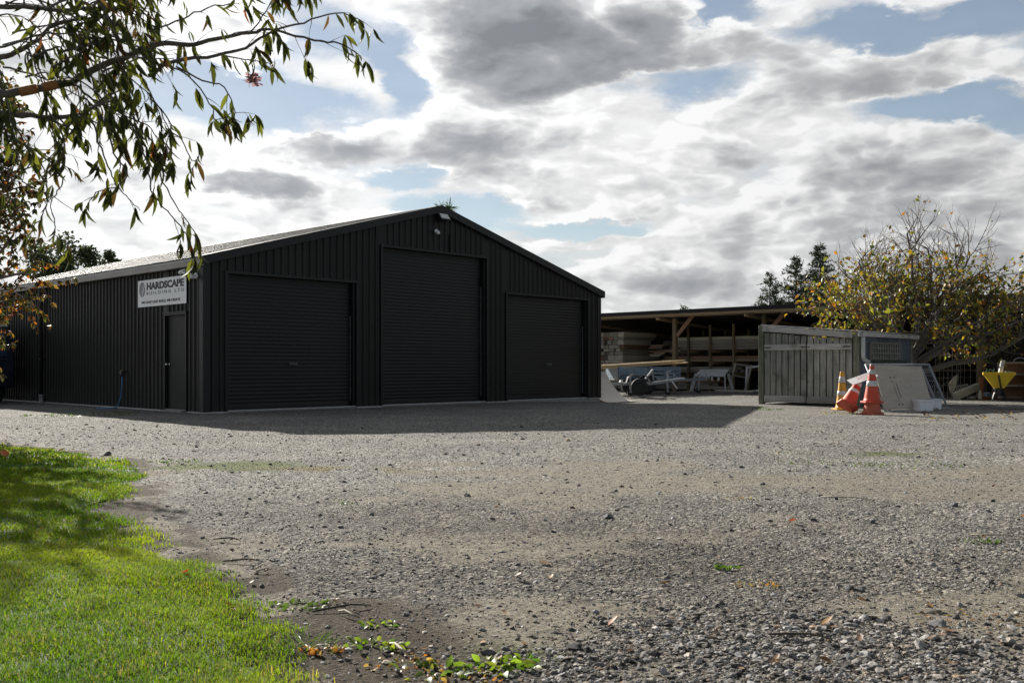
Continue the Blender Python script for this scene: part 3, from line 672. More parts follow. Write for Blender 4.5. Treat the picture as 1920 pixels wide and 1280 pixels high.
    ds = MB(); ds.lathe([(.05, -.12), (.052, .18), (.056, .18), (.056, .2), (.045, .2)], 14, (-.085, yy, 0)); ds.build('pipe_socket', surf('pale_grey_plastic', (.42, .43, .46), (.52, .53, .56), 6, .5), dpo, True)
    cv = MB(); cv.span((WID / 2 + .32, -.05, gable_z(816, 470)), (WID / 2 + .36, -.026, gable_z(816, 438))); cv.build('cable_cover', M['blackflash'], s)
    return s
make_shed()
def shed_pt(x, y, z): return Vector((AX, AY, 0)) + UG * x + UL * y + Vector((0, 0, z))

# ------------------------------------------------------------------ company sign on the side wall
def text_mesh(body, size, xs, bold, spacing=1.0):
    c = bpy.data.curves.new('lettering', 'FONT'); c.body = body; c.size = size; c.offset = bold; c.extrude = .0015; c.space_character = spacing; c.resolution_u = 3
    o = bpy.data.objects.new('lettering', c); COL.objects.link(o); bpy.context.view_layer.update()
    me = bpy.data.meshes.new_from_object(o); COL.objects.unlink(o); bpy.data.objects.remove(o)
    v = np.array([p.co[:] for p in me.vertices]); v[:, 0] *= xs
    return me, v
def put_text(body, parent, material, x0, x1, y0, y1, bold=0.0, spacing=1.0, z=.006, rot=None):
    me, v = text_mesh(body, .2, 1, bold, spacing)
    v[:, 0] = x0 + (v[:, 0] - v[:, 0].min()) / (np.ptp(v[:, 0])) * (x1 - x0); v[:, 1] = y0 + (v[:, 1] - v[:, 1].min()) / np.ptp(v[:, 1]) * (y1 - y0); v[:, 2] = v[:, 2] - v[:, 2].min() + z
    for p, q in zip(me.vertices, v): p.co = q
    me.materials.clear(); me.materials.append(material); me.update()
    o = bpy.data.objects.new('lettering', me); COL.objects.link(o); o.parent = parent
    return o
def make_sign():
    ta, tb = left_t(262), left_t(352.5)               # left and right edge along the wall
    w = ta - tb; zb = (left_z(262, 576) + left_z(352, 569)) / 2; zt = (left_z(262, 526.5) + left_z(352, 516.5)) / 2; h = zt - zb
    o = thing('wall_sign', 'white company sign with black lettering and grey oval emblem beside the side door', 'sign', shed_pt(-.034, ta, zb))
    # local x runs right along the sign (towards -UL), y up, z outwards (-UG)
    o.rotation_euler = Matrix(((-UL.x, 0, -UG.x), (-UL.y, 0, -UG.y), (0, 1, 0))).to_euler()
    b = MB(); b.span((0, 0, -.004), (w, h, .004)); b.build('board', surf('sign_white', (.86, .87, .89), (.90, .90, .92), 2, .35), o)
    ink = surf('sign_black_ink', (.008, .008, .01), (.012, .012, .014), 4, .5)
    gi = surf('sign_grey_ink', (.05, .055, .065), (.08, .085, .09), 4, .5)
    put_text('HARDSCAPE', o, ink, .195 * w, .955 * w, .615 * h, .895 * h, .009, 1.0)
    put_text('BUILDING LTD', o, gi, .195 * w, .962 * w, .435 * h, .555 * h, -.0008, 1.55)
    put_text("WE DON'T JUST BUILD, WE CREATE", o, ink, .08 * w, .885 * w, .09 * h, .215 * h, .0035, 1.0)
    # emblem: shaded oval coin with a curved white stroke and a slash
    m, N, L, p = mat('emblem_grey'); nt = m.node_tree; tc = node(nt, 'ShaderNodeTexCoord'); mp = node(nt, 'ShaderNodeMapping'); L.new(tc.outputs['Generated'], mp.inputs['Vector']); mp.inputs['Rotation'].default_value = (0, 0, .5)
    gt = node(nt, 'ShaderNodeTexGradient'); L.new(mp.outputs[0], gt.inputs['Vector']); rp = ramp(nt, [(.1, (.22, .23, .25)), (.45, (.42, .43, .46)), (.62, (.14, .145, .16)), (1, (.04, .043, .05))], gt.outputs['Fac']); L.new(rp.outputs['Color'], p.inputs['Base Color'])
    e = MB(); cx, cy, rx, ry = .095 * w, .655 * h, .062 * w, .285 * h
    e.lathe([(1, 0), (1, .0018), (.001, .0019)], 36, (cx, cy, .005), None, rx, ry); e.build('emblem', m, o)
    a = MB(); pts = [(-.15, -.95), (.05, -.93), (.5, -.2), (.72, .45), (.55, .42), (.2, -.2)]
    n0 = len(a.v)
    for zz in (.0066, .0082):
        for x, y in pts: a.v.append((cx + x * rx, cy + y * ry, zz))
    k = len(pts); a.f.append(tuple(range(k, 2 * k)))
    for i in range(k): a.f.append((i, (i + 1) % k, k + (i + 1) % k, k + i))
    a.build('emblem_stroke', surf('emblem_pale', (.55, .56, .58), (.62, .62, .64), 3, .4), o)
make_sign()

# ------------------------------------------------------------------ lights and cameras fixed to the shed
def make_fixtures():
    p = shed_pt(gable_t(826), -.12, gable_z(826, 408))
    o = thing('floodlight', 'black framed floodlight tilted down just under the gable peak', 'floodlight', p, RZ)
    o.rotation_euler = (R(-38), 0, RZ)
    b = MB(); b.span((-.15, -.03, -.1), (.15, .03, .1)); b.build('housing', M['darkplastic'], o, bevel=.008)
    l = MB(); l.span((-.125, -.034, -.075), (.125, -.0305, .075)); l.build('lens', surf('frosted_lens', (.55, .55, .52), (.66, .65, .62), 30, .35), o)
    br = MB(); br.span((-.165, -.01, -.01), (-.152, .09, .02)); br.span((.152, -.01, -.01), (.165, .09, .02)); br.span((-.165, .09, -.01), (.165, .1, .02)); br.build('bracket', M['darkplastic'], o)
    p = shed_pt(gable_t(815.5), -.03, gable_z(815.5, 434))
    o = thing('motion_sensor', 'small white motion sensor below the floodlight on the gable', 'sensor', p, RZ)
    b = MB(); b.lathe([(.05, 0), (.05, .03), (.045, .035), (.02, .04), (.02, .055)], 16, (0, 0, 0), Matrix.Rotation(R(90), 3, 'X')); b.build('mount', M['white'], o, True)
    b = MB(); b.lathe([(.001, -.045), (.025, -.04), (.04, -.02), (.042, 0), (.03, .03), (.001, .042)], 16, (0, -.085, -.035)); b.build('sensor_head', M['white'], o, True)
    # security cameras by the sign
    for px, py, lab, dz, yaw in ((356, 512, 'white bullet security camera pointing left above the sign corner', 0, 0), (372, 520, 'white dome security camera hanging on the corner beside the sign', 0, 1)):
        p = shed_pt(-.03, left_t(px), left_z(px, py)); o = thing('security_camera', lab, 'security camera', p, RZ)
        b = MB(); rY = Matrix.Rotation(R(-90), 3, 'Y')
        if yaw == 0:
            b.lathe([(.055, 0), (.055, .03), (.05, .035)], 16, (0, 0, .02), rY); b.tube([(-.03, 0, .02), (-.08, 0, .02), (-.10, .02, .02)], .016, 8); b.build('mount', M['white'], o, True)
            c = MB(); c.tube([(-.10, -.06, .035), (-.10, .10, .015), (-.10, .15, .008)], [.04, .04, .036], 14); c.tube([(-.10, -.02, -.0), (-.10, -.1, -.06)], [.03, .028], 12); h = c.build('camera_body', M['white'], o, True)
            c = MB(); c.tube([(-.10, .151, .008), (-.10, .156, .0075)], .028, 14); c.build('lens', M['darkplastic'], h); c = MB(); c.tube([(-.1, -.101, -.061), (-.1, -.106, -.065)], .022, 12); c.build('lens', M['darkplastic'], h)
        else:
            b.lathe([(.06, 0), (.06, .03), (.055, .036)], 16, (0, 0, .03), rY); b.tube([(-.03, 0, .03), (-.1, 0, .02)], .018, 8); b.build('mount', M['white'], o, True)
            c = MB(); c.tube([(-.1, .02, .06), (-.12, -.01, -.02), (-.125, -.015, -.04)], [.03, .045, .046], 14); h = c.build('camera_body', M['white'], o, True)
            c = MB(); c.tube([(-.125, -.015, -.041), (-.127, -.017, -.055), (-.128, -.018, -.066)], [.038, .034, .014], 14); c.build('lens', M['darkplastic'], h, True)
    # tap and hose
    yt = left_t(240); zt = left_z(240, 699); p = shed_pt(-.03, yt, zt)
    o = thing('outdoor_tap', 'small brass tap with black hose fitting on the side wall', 'tap', p, RZ)
    brass = surf('old_brass', (.14, .11, .06), (.24, .19, .10), 20, .4, metal=.8)
    b = MB(); b.tube([(.02, .12, .02), (-.05, .12, .02), (-.10, .12, .0)], .016, 8); b.span((-.06, .09, .03), (-.045, .15, .06)); b.build('spout', brass, o, True)
    b = MB(); b.tube([(-.09, .12, .0), (-.10, .06, -.0), (-.10, .0, -.03), (-.1, -.0, -.07)], [.02, .022, .024, .02], 8); b.build('hose_fitting', M['darkplastic'], o, True)
    hz = MB(); pts = [shed_pt(-.13, yt, zt - .06), shed_pt(-.13, yt, zt - .25), shed_pt(-.14, yt + .02, zt - .5), shed_pt(-.16, yt + .07, .14), shed_pt(-.2, yt + .1, .03), shed_pt(-.35, yt + .12, .008), shed_pt(-.5, yt + .4, .008)]
    hz.tube(pts, .013, 8); ob = hz.build('garden_hose', surf('blue_hose', (.015, .15, .34), (.025, .2, .42), 8, .4), None, True)
    tag(ob, 'blue garden hose hanging from the tap down the black side wall', 'hose')
make_fixtures()
# ------------------------------------------------------------------ open timber pole shed
SX, SY = 13.0, 26.7
def pole_pt(x, y, z): return Vector((SX, SY, 0)) + UG * x + UL * y + Vector((0, 0, z))
def pole_y(px, x=0.0):
    q = (px - 960) / FPX; ax, ay = SX + UG.x * x, SY + UG.y * x
    return (q * ay - ax) / (UL.x - q * UL.y)
def wood(name, a, b, rough=.75, scale=3, stretch=(1, 1, 14), dirt=None, bump=.25):
    return surf(name, a, b, scale, rough, stretch, bump, 12, dirt=dirt, vary=.45)
M['pine'] = wood('pine_timber', (.27, .19, .115), (.38, .285, .185), stretch=(10, 1, 10))
M['pine_x'] = wood('pine_timber_long', (.32, .22, .12), (.46, .34, .20), stretch=(1, 10, 10))
M['post'] = wood('treated_post', (.13, .095, .05), (.22, .16, .085), stretch=(9, 9, .8), dirt=((.07, .09, .04), 2, .5, .6))
M['oldwood'] = wood('weathered_timber', (.17, .15, .125), (.30, .27, .23), stretch=(8, 1, 8))
M['redwood'] = wood('reddish_timber', (.20, .10, .06), (.30, .17, .10), stretch=(8, 1, 8))
M['palewood'] = wood('pale_timber', (.34, .30, .235), (.48, .43, .345), stretch=(8, 1, 8))
ROOF_Z = 2.80
def make_pole_shed():
    s = thing('pole_shed', 'long open fronted timber pole shed with dark low roof behind the yard', 'pole shed', (SX, SY, 0), RZ)
    y0_, y1_, dep = -9.0, 21.0, 6.5
    r = MB(); n = 0
    pr = ribs(y0_, y1_, .2, .03); k = len(pr)
    for y, o in pr:
        r.v += [(-.35, y, ROOF_Z - .02 + o), (dep + .2, y, ROOF_Z - .55 + o)]
    for i in range(k - 1): r.f.append((2 * i, 2 * i + 2, 2 * i + 3, 2 * i + 1))
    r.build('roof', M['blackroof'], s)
    f = MB(); f.span((-.40, y0_, ROOF_Z - .085), (-.36, y1_, ROOF_Z + .035)); f.build('fascia_flashing', M['blackflash'], s)
    b = MB(); b.span((-.36, y0_, ROOF_Z - .175), (-.31, y1_, ROOF_Z - .088)); b.build('fascia_board', M['pine'], s)
    b = MB(); b.span((-.06, y0_, ROOF_Z - .20), (-.015, y1_, ROOF_Z - .07)); b.build('front_beam', M['pine'], s)
    for y in (18.2, 14.4, pole_y(1235, -.3), pole_y(1401, -.3), 3.75, .2):
        for d in (0, .09):
            q = MB(); q.beam((-.30, y + d, ROOF_Z - .245), (dep, y + d, ROOF_Z - .72), .045, .09); q.build('rafter', M['pine_x'], s)
    bw = MB(); ribbed(bw, ribs(y0_, y1_), 0, ROOF_Z - .50, lambda y, o, z: (dep - o, y, z)); bw.build('back_wall', M['black'], s)
    for yy in (y0_, y1_):
        w = MB(); ribbed(w, ribs(-.0, dep), 0, ROOF_Z - .57, lambda x, o, z: (x, yy + o, z)); w.build('end_wall', M['black'], s)
    cw = MB(); ribbed(cw, ribs(-9.0, -.16), .0, ROOF_Z - .1, lambda y, o, z: (.02 - o, y, z)); cw.build('closed_bay_wall', M['black'], s)
    pw = MB(); ribbed(pw, ribs(.15, dep), 0, ROOF_Z - .6, lambda x, o, z: (x, -.16 + o, z)); pw.build('partition_wall', M['black'], s)
    for i, y in enumerate((0, 3.4, 6.72, 10.2, 13.8, 17.4, 20.8)):
        p = MB()
        if i == 0: p.lathe([(.135, -.2), (.125, 1.2), (.115, ROOF_Z - .34)], 14, (0.0, y, 0)); p.build('post', M['post'], s, True)
        else: p.box((.09, y, (ROOF_Z - .5) / 2 + .1), (.14, .14, ROOF_Z - .15)); p.build('post', M['post'], s, bevel=.012)
        if i in (2, 3): 
            br = MB(); br.beam((.06, y - .1, 1.95), (-.03, y - .82, ROOF_Z - .17), .045, .14); br.build('brace', M['redwood'], s)
        bp = MB(); bp.box((dep - .12, y, 1.1), (.14, .14, 2.3)); bp.build('post', M['post'], s)
    g = MB()
    for zz in (.7, 1.5): g.span((dep - .11, y0_ + .1, zz), (dep - .06, y1_ - .1, zz + .09))
    g.build('wall_girt', M['pine'], s)
make_pole_shed()

def board(name, label, cat, grp, p, d, m, parent=None, rot=0.0, tilt=None, jit=0):
    """one timber length: centre p, size d in the shed's axes"""
    mb = MB(); mb.box((0, 0, 0), d); o = mb.build(name, m, parent, bevel=.004)
    o.location = p; o.rotation_euler = (0, tilt or 0, RZ + rot); tag(o, label, cat, grp); return o
def make_timber():
    rr = random.Random(3)
    ms = [M['oldwood'], M['palewood'], M['oldwood'], M['redwood'], M['palewood']]
    # tall stack with cut ends facing the yard
    z = .06; row = 0
    while z < 2.0:
        h = rr.choice((.10, .14, .14, .19)); y = 12.62
        lab = 'cut-ended timber length in the tall stack at the left of the open shed'
        while y < 13.9:
            w = rr.choice((.2, .24, .28)); L = 2.0 + rr.uniform(-.35, .4)
            if not (row > 7 and rr.random() < .12):
                board('timber_length', lab, 'timber', 'timber lengths in the tall stack', pole_pt(.25 + L / 2 + rr.uniform(0, .12), y + w / 2, z + h / 2), (L, w - .012, h - .01), M['palewood'] if y > 12.8 and rr.random() < .7 else rr.choice(ms))
            y += w
        z += h; row += 1
    # second, shadowed stack further in
    z = .06
    while z < 1.75:
        h = rr.choice((.12, .16, .2)); L = rr.uniform(2.2, 3.0)
        board('timber_length', 'dim timber length in the stack behind the trailer load', 'timber', 'timber lengths in the inner stack', pole_pt(2.9 + rr.uniform(-.05, .1), 11.0 + rr.uniform(-.1, .1), z + h / 2), (.5, L, h - .012), rr.choice(ms)); z += h
    # wide sheets leaning on the stack
    for k, (px, lab) in enumerate(((1200, 'pale fibreboard sheet leaning against the tall timber stack'), (1176, 'offcut board with two red patches leaning on the timber stack'))):
        o = MB(); o.box((0, 0, .42 - .2 * k), (.02, .8 - .2 * k, .85 - .45 * k)); ob = o.build('leaning_sheet', M['oldwood'] if k == 0 else M['palewood'], None)
        ob.location = pole_pt(-.05, pole_y(px, -.05), 0) ; ob.rotation_euler = (0, R(14), RZ); tag(ob, lab, 'board')
        if k:
            q = MB(); q.span((-.014, -.22, .12), (-.0105, -.04, .3)); q.span((-.014, .04, .12), (-.0105, .22, .3)); q.build('red_patch', surf('dull_red_paint', (.16, .035, .03), (.22, .05, .04), 9, .6), ob)
    # timber rack
    xk = 1.2; yL, yR = pole_y(1262, xk) + .45, pole_y(1420, xk) - .6
    k = thing('timber_rack', 'timber storage rack of thin uprights and arms in the right bay of the open shed', 'timber rack', pole_pt(xk, (yL + yR) / 2, 0), RZ)
    yc = (yL + yR) / 2
    for px in (1292, 1333, 1377):
        yy = pole_y(px, xk) - yc
        u = MB(); u.box((-.05, yy, 1.18), (.06, .075, 2.36)); u.build('upright', M['post'], k)
        u = MB(); u.box((.95, yy, 1.1), (.06, .075, 2.2)); u.build('upright', M['post'], k)
        for zz in (.62, 1.0, 1.42):
            a = MB(); a.box((.45, yy, zz), (1.06, .05, .09)); a.build('arm', M['pine_x'], k)
    a = MB(); a.span((-.13, yL - yc - .85, 1.40), (-.085, yL - yc + .1, 1.50)); a.build('front_bearer', M['pine'], k)
    def load(zlist, y0, y1, x0, label, grp, mats, hs, nx=4):
        z = zlist
        for h in hs:
            x = x0
            for i in range(nx):
                w = rr.choice((.14, .19)); L = (y0 - y1) * rr.uniform(.86, 1.0); off = rr.uniform(-.12, .12)
                board('rack_timber', label, 'timber', grp, pole_pt(xk + x + w / 2, (y0 + y1) / 2 + off, z + h / 2), (w - .01, L, h - .008), rr.choice(mats)); x += w
            z += h
    load(1.47, yL - .5, yR - .3, .0, 'pale timber length in the top pack on the storage rack', 'top pack of timber on the rack', [M['palewood'], M['oldwood'], M['palewood']], (.11, .12, .11, .12), 4)
    load(1.05, yL + .15, yR - .2, .0, 'reddish timber length on the middle arms of the storage rack', 'middle pack of timber on the rack', [M['redwood'], M['redwood'], M['pine']], (.1, .1), 4)
    load(.67, yL + .3, yR + 1.3, .0, 'grey timber length on the lowest arms of the storage rack', 'lower pack of timber on the rack', [M['oldwood'], M['redwood']], (.1, .1), 4)
    load(.05, yL + .6, yR + 2.2, .1, 'dark timber length lying on the ground under the rack', 'ground pack of timber under the rack', [M['oldwood'], M['redwood']], (.12, .12, .12), 3)
    for i in range(7):
        board('timber_offcut', 'short offcut of mixed colour on the rack end beside the shed post', 'offcut', 'offcuts on the rack end', pole_pt(xk - .3 + .05 * (i % 3), yL + .12 + rr.uniform(-.1, .1), (1.27 if i < 4 else 1.55) + .05 * (i % 4)), (.09, rr.uniform(.4, .9), .045), rr.choice([M['pine'], M['redwood'], M['palewood'], M['pine']]), rot=rr.uniform(-.25, .25))
    # white trough on splayed legs
    t = thing('trough_bench', 'white slatted trough bench standing at the open shed front', 'bench', pole_pt(.3, pole_y(1335, .3), 0), RZ)
    wp = surf('flaking_white_paint', (.42, .42, .41), (.56, .56, .54), 9, .6, dirt=((.16, .13, .1), 5, .52, .7))
    L = 1.25
    b = MB(); b.box((0, 0, .66), (.42, L - .1, .025), Matrix.Rotation(R(-34), 3, 'Y')); b.build('top_panel', wp, t)
    for sy in (-1, 1):
        for sx in (-1, 1):
            g = MB(); g.beam((sx * .26, sy * (L / 2 + .05), 0), (sx * .10, sy * (L / 2 - .06), .64), .035, .10); g.build('leg', wp, t)
    for i in range(4):
        g = MB(); g.box((-.2, -.38 + .25 * i, .47), (.03, .07, .14), taper=.8); g.build('peg', wp, t)
    for sx in (-1, 1):
        g = MB(); g.span((sx * .2 - .015, -L / 2 + .05, .12), (sx * .2 + .015, L / 2 - .05, .2)); g.build('rail', M['oldwood'], t)
    # leaning window frames
    for px, w, h, lab, mm, ya in ((1381, .62, .98, 'grey timber window frame with a glazing bar leaning in the open shed', M['oldwood'], .12), (1411, .5, .92, 'white painted window frame leaning beside the wooden lean-to', wp, -.1)):
        t = thing('old_window', lab, 'old window', pole_pt(.5, pole_y(px, .5), 0.02), RZ); t.rotation_euler = (ya, R(16), RZ)
        for yy in (-w / 2, w / 2): g = MB(); g.box((0, yy, h / 2), (.05, .07, h)); g.build('stile', mm, t)
        for zz in (.035, h - .035): g = MB(); g.box((0, 0, zz), (.045, w - .074, .07)); g.build('rail', mm, t)
        if px == 1381:
            g = MB(); g.box((0, 0, h * .55), (.04, w - .074, .04)); g.build('glazing_bar', mm, t)
    # loose planks on the ground in front of the bench
    for i, (px, ln, xx, lab) in enumerate(((1345, 2.6, -.35, 'long grey plank lying on the gravel before the trough bench'), (1378, 1.5, .05, 'short pale plank lying across the longer grey plank'))):
        board('loose_plank', lab, 'plank', None, pole_pt(xx, pole_y(px, xx), .03 + .045 * i), (.16, ln, .04), M['palewood'] if i else M['oldwood'], rot=.05 - .1 * i)
    for i in range(5):
        board('loose_plank', 'dark plank in the low heap at the right end of the shed bay', 'plank', 'planks in the low dark heap', pole_pt(.9 + .05 * i, 5.9 + .08 * i, .03 + .05 * i), (.15, 2.1, .045), M['redwood'], rot=.06 * i - .1)
make_timber()

# ------------------------------------------------------------------ trailers in the yard behind the big shed
def wheel(parent, c, r, w, axis, name='wheel'):
    rubber = M.setdefault('rubber', surf('tyre_rubber', (.012, .012, .012), (.025, .025, .025), 20, .8))
    rot = Vector((0, 0, 1)).rotation_difference(Vector(axis)).to_matrix()
    t = MB(); t.lathe([(r * .6, -w * .42), (r * .85, -w / 2), (r * .97, -w * .42), (r, -w * .2), (r, w * .2), (r * .97, w * .42), (r * .85, w / 2), (r * .6, w * .42)], 22, c, rot); o = t.build(name, rubber, parent, True)
    q = MB(); q.lathe([(.02, -w * .25), (r * .3, -w * .28), (r * .62, -w * .3), (r * .62, w * .3), (r * .3, w * .28), (.02, w * .25)], 18, c, rot); q.build('rim', M.setdefault('rim', surf('dull_rim', (.06, .06, .06), (.12, .12, .12), 9, .6)), o, True)
    return o
def jockey(parent, x, y, zt):
    j = MB(); j.tube([(x, y, .14), (x, y, zt)], .028, 8); j.tube([(x, y, zt - .02), (x + .1, y, zt), (x + .1, y, zt + .06)], .012, 6); j.span((x - .03, y - .05, .1), (x + .03, y + .05, .16)); o = j.build('jockey_stand', M['galv'], parent)
    wheel(o, (x, y, .09), .09, .07, (0, 1, 0), 'jockey_wheel')
def make_trailers():
    bl = surf('blue_grey_steel', (.13, .19, .26), (.19, .26, .33), 7, .45, dirt=((.16, .14, .12), 4, .55, .6))
    c = at(1205, 31.6, 0); rz = R(12)
    t = thing('box_trailer', 'blue grey steel box trailer parked under long boards in the yard', 'trailer', c, rz)
    L, Wd = 2.1, 1.3
    b = MB(); b.span((-L / 2, -Wd / 2, .45), (L / 2, Wd / 2, .5)); b.build('tray_floor', M['galv'], t)
    for sy in (-1, 1):
        b = MB(); b.span((-L / 2, sy * Wd / 2 - .012, .5), (-.1, sy * Wd / 2 + .012, .86)); p = b.build('side_panel', bl, t)
        for zz in (.51, .63, .75, .84):
            q = MB(); q.span((-.1, sy * Wd / 2 - .012, zz), (L / 2, sy * Wd / 2 + .0125, zz + (.075 if zz < .8 else .03))); q.build('side_rail', bl, p)
        for i in range(5):
            q = MB(); xx = -L / 2 + .02 + i * (L - .08) / 4; q.span((xx, sy * (Wd / 2 + .0135), .5), (xx + .04, sy * (Wd / 2 + .05), .87)); q.build('stanchion', bl, p)
    for sx in (-1, 1):
        b = MB(); b.span((sx * L / 2 - .012, -Wd / 2 + .014, .5), (sx * L / 2 + .012, Wd / 2 - .014, .85)); b.build('end_panel', bl, t)
    for sy in (-1, 1):
        wheel(t, (-.15, sy * (Wd / 2 + .14), .3), .3, .18, (0, 1, 0))
        m_ = MB(); n = 9
        pts = [(math.cos(R(180 - 180 * i / (n - 1))) * .37, math.sin(R(180 - 180 * i / (n - 1))) * .30 + .33) for i in range(n)]
        for (x1, q1), (x2, q2) in zip(pts, pts[1:]): m_.beam((-.15 + x1, sy * (Wd / 2 + .15), q1), (-.15 + x2, sy * (Wd / 2 + .15), q2), .2, .015)
        m_.build('mudguard', M['galv'], t)
    for sy in (-1, 1):
        d = MB(); d.beam((L / 2 - .3, sy * .45, .43), (L / 2 + 1.1, sy * .05, .45), .05, .075); d.build('drawbar', M['galv'], t)
    cp = MB(); cp.tube([(L / 2 + 1.0, 0, .48), (L / 2 + 1.18, 0, .5), (L / 2 + 1.28, 0, .5)], [.04, .045, .05], 10); cp.tube([(L / 2 + 1.1, 0, .53), (L / 2 + 1.2, 0, .62)], .014, 6); cp.build('coupling', M['galv'], t)
    jockey(t, L / 2 + .85, -.12, .62)
    # sunlit boards across the trailer
    rr = random.Random(5); rot = Matrix.Rotation(rz, 4, 'Z')
    for i in range(15):
        L2 = 2.9 + rr.uniform(-.3, .3); lay = i // 5
        p = c + (rot @ Vector((-.25 + rr.uniform(-.2, .2), -.5 + (i % 5) * .23, .0))) + Vector((0, 0, 1.0 + .034 * lay - .09))
        o = MB(); o.box((0, 0, 0), (L2, .21, .028)); ob = o.build('loose_board', wood('fresh_board_%d' % 0, (.46, .33, .18), (.60, .47, .28), stretch=(1, 10, 10)) if i == 0 else bpy.data.materials['fresh_board_0'], None, bevel=.003)
        ob.location = p; ob.rotation_euler = (0, R(-3.6 + rr.uniform(-.6, .6)), rz + rr.uniform(-.05, .05)); tag(ob, 'pale sunlit board laid across the blue grey trailer', 'board', 'boards laid across the trailer')
    # low frame trailer in front of it
    c2 = at(1193, 29.8, 0); t = thing('frame_trailer', 'low galvanised frame trailer with black mudguards standing before the box trailer', 'trailer', c2, R(4))
    for sy in (-1, 1):
        b = MB(); b.beam((-1.3, sy * .55, .34), (.35, sy * .5, .36), .05, .08); b.build('chassis_rail', M['galv'], t)
        b = MB(); b.beam((.35, sy * .5, .36), (1.3, 0, .47), .05, .08); b.build('drawbar', M['galv'], t)
        wheel(t, (-.05, sy * .72, .26), .26, .16, (0, 1, 0))
        m_ = MB(); m_.prism([(-.46, .40), (-.40, .57), (-.28, .62), (.12, .62), (.24, .57), (.3, .40), (.27, .40), (.21, .55), (.11, .595), (-.27, .595), (-.37, .55), (-.43, .40)][::-1], 1, sy * .72 - .11, sy * .72 + .11); m_.build('mudguard', M['darkplastic'], t, bevel=.01)
    for xx in (-1.2, -.4, .3):
        b = MB(); b.span((xx, -.5, .33), (xx + .06, .5, .39)); b.build('cross_member', M['galv'], t)
    b = MB(); b.beam((.22, -.3, .5), (.52, .05, .78), .05, .05); b.beam((.6, .3, .46), (.52, .05, .78), .05, .05); b.build('winch_post', M['galv'], t)
    b = MB(); b.tube([(1.25, 0, .47), (1.42, 0, .49), (1.52, 0, .49)], [.04, .05, .05], 10); b.build('coupling', M['galv'], t)
    jockey(t, .95, -.14, .74); jockey(t, -.35, -.86, .66)
    q = MB(); q.beam((1.02, -.2, .5), (1.22, -.28, .2), .06, .03); q.build('tail_board', M['white'], t)
make_trailers()

# ------------------------------------------------------------------ plywood ramp against the shed corner
def make_ramp():
    P2 = Vector((3.59, 27.37, 0)); w = 1.22; L = 1.18; H = .84; zg = z0(3.2, 26.9) - .01
    o = thing('plywood_ramp', 'curved plywood skate ramp leaning at the right corner of the black shed', 'ramp', (P2.x, P2.y, zg), RZ)
    n = 14; pr = []
    for i in range(n + 1):
        a = i / n * R(56); r = 1.72
        pr.append((r * math.sin(a), r * (1 - math.cos(a))))
    k = L / pr[-1][0]; kz = H / pr[-1][1]; pr = [(a * k, b * kz + .004) for a, b in pr]
    ply = wood('ramp_plywood', (.42, .375, .325), (.50, .45, .395), .6, 2, (10, 1, 1), dirt=((.2, .18, .16), 3, .55, .4))
    m_ = MB(); poly = pr + [(a - .01, b - .016) for a, b in pr[::-1]]
    m_.prism(poly, 0, -w, 0); m_.build('riding_surface', ply, o)
    for x0 in (-w + .003, -.021):
        s_ = MB(); s_.prism([(a, b - .018) for a, b in pr] + [(pr[-1][0], -.02), (0.02, -.02)], 0, x0, x0 + .018); s_.build('side_panel', wood('raw_ply_edge', (.30, .17, .08), (.40, .25, .13)), o)
make_ramp()

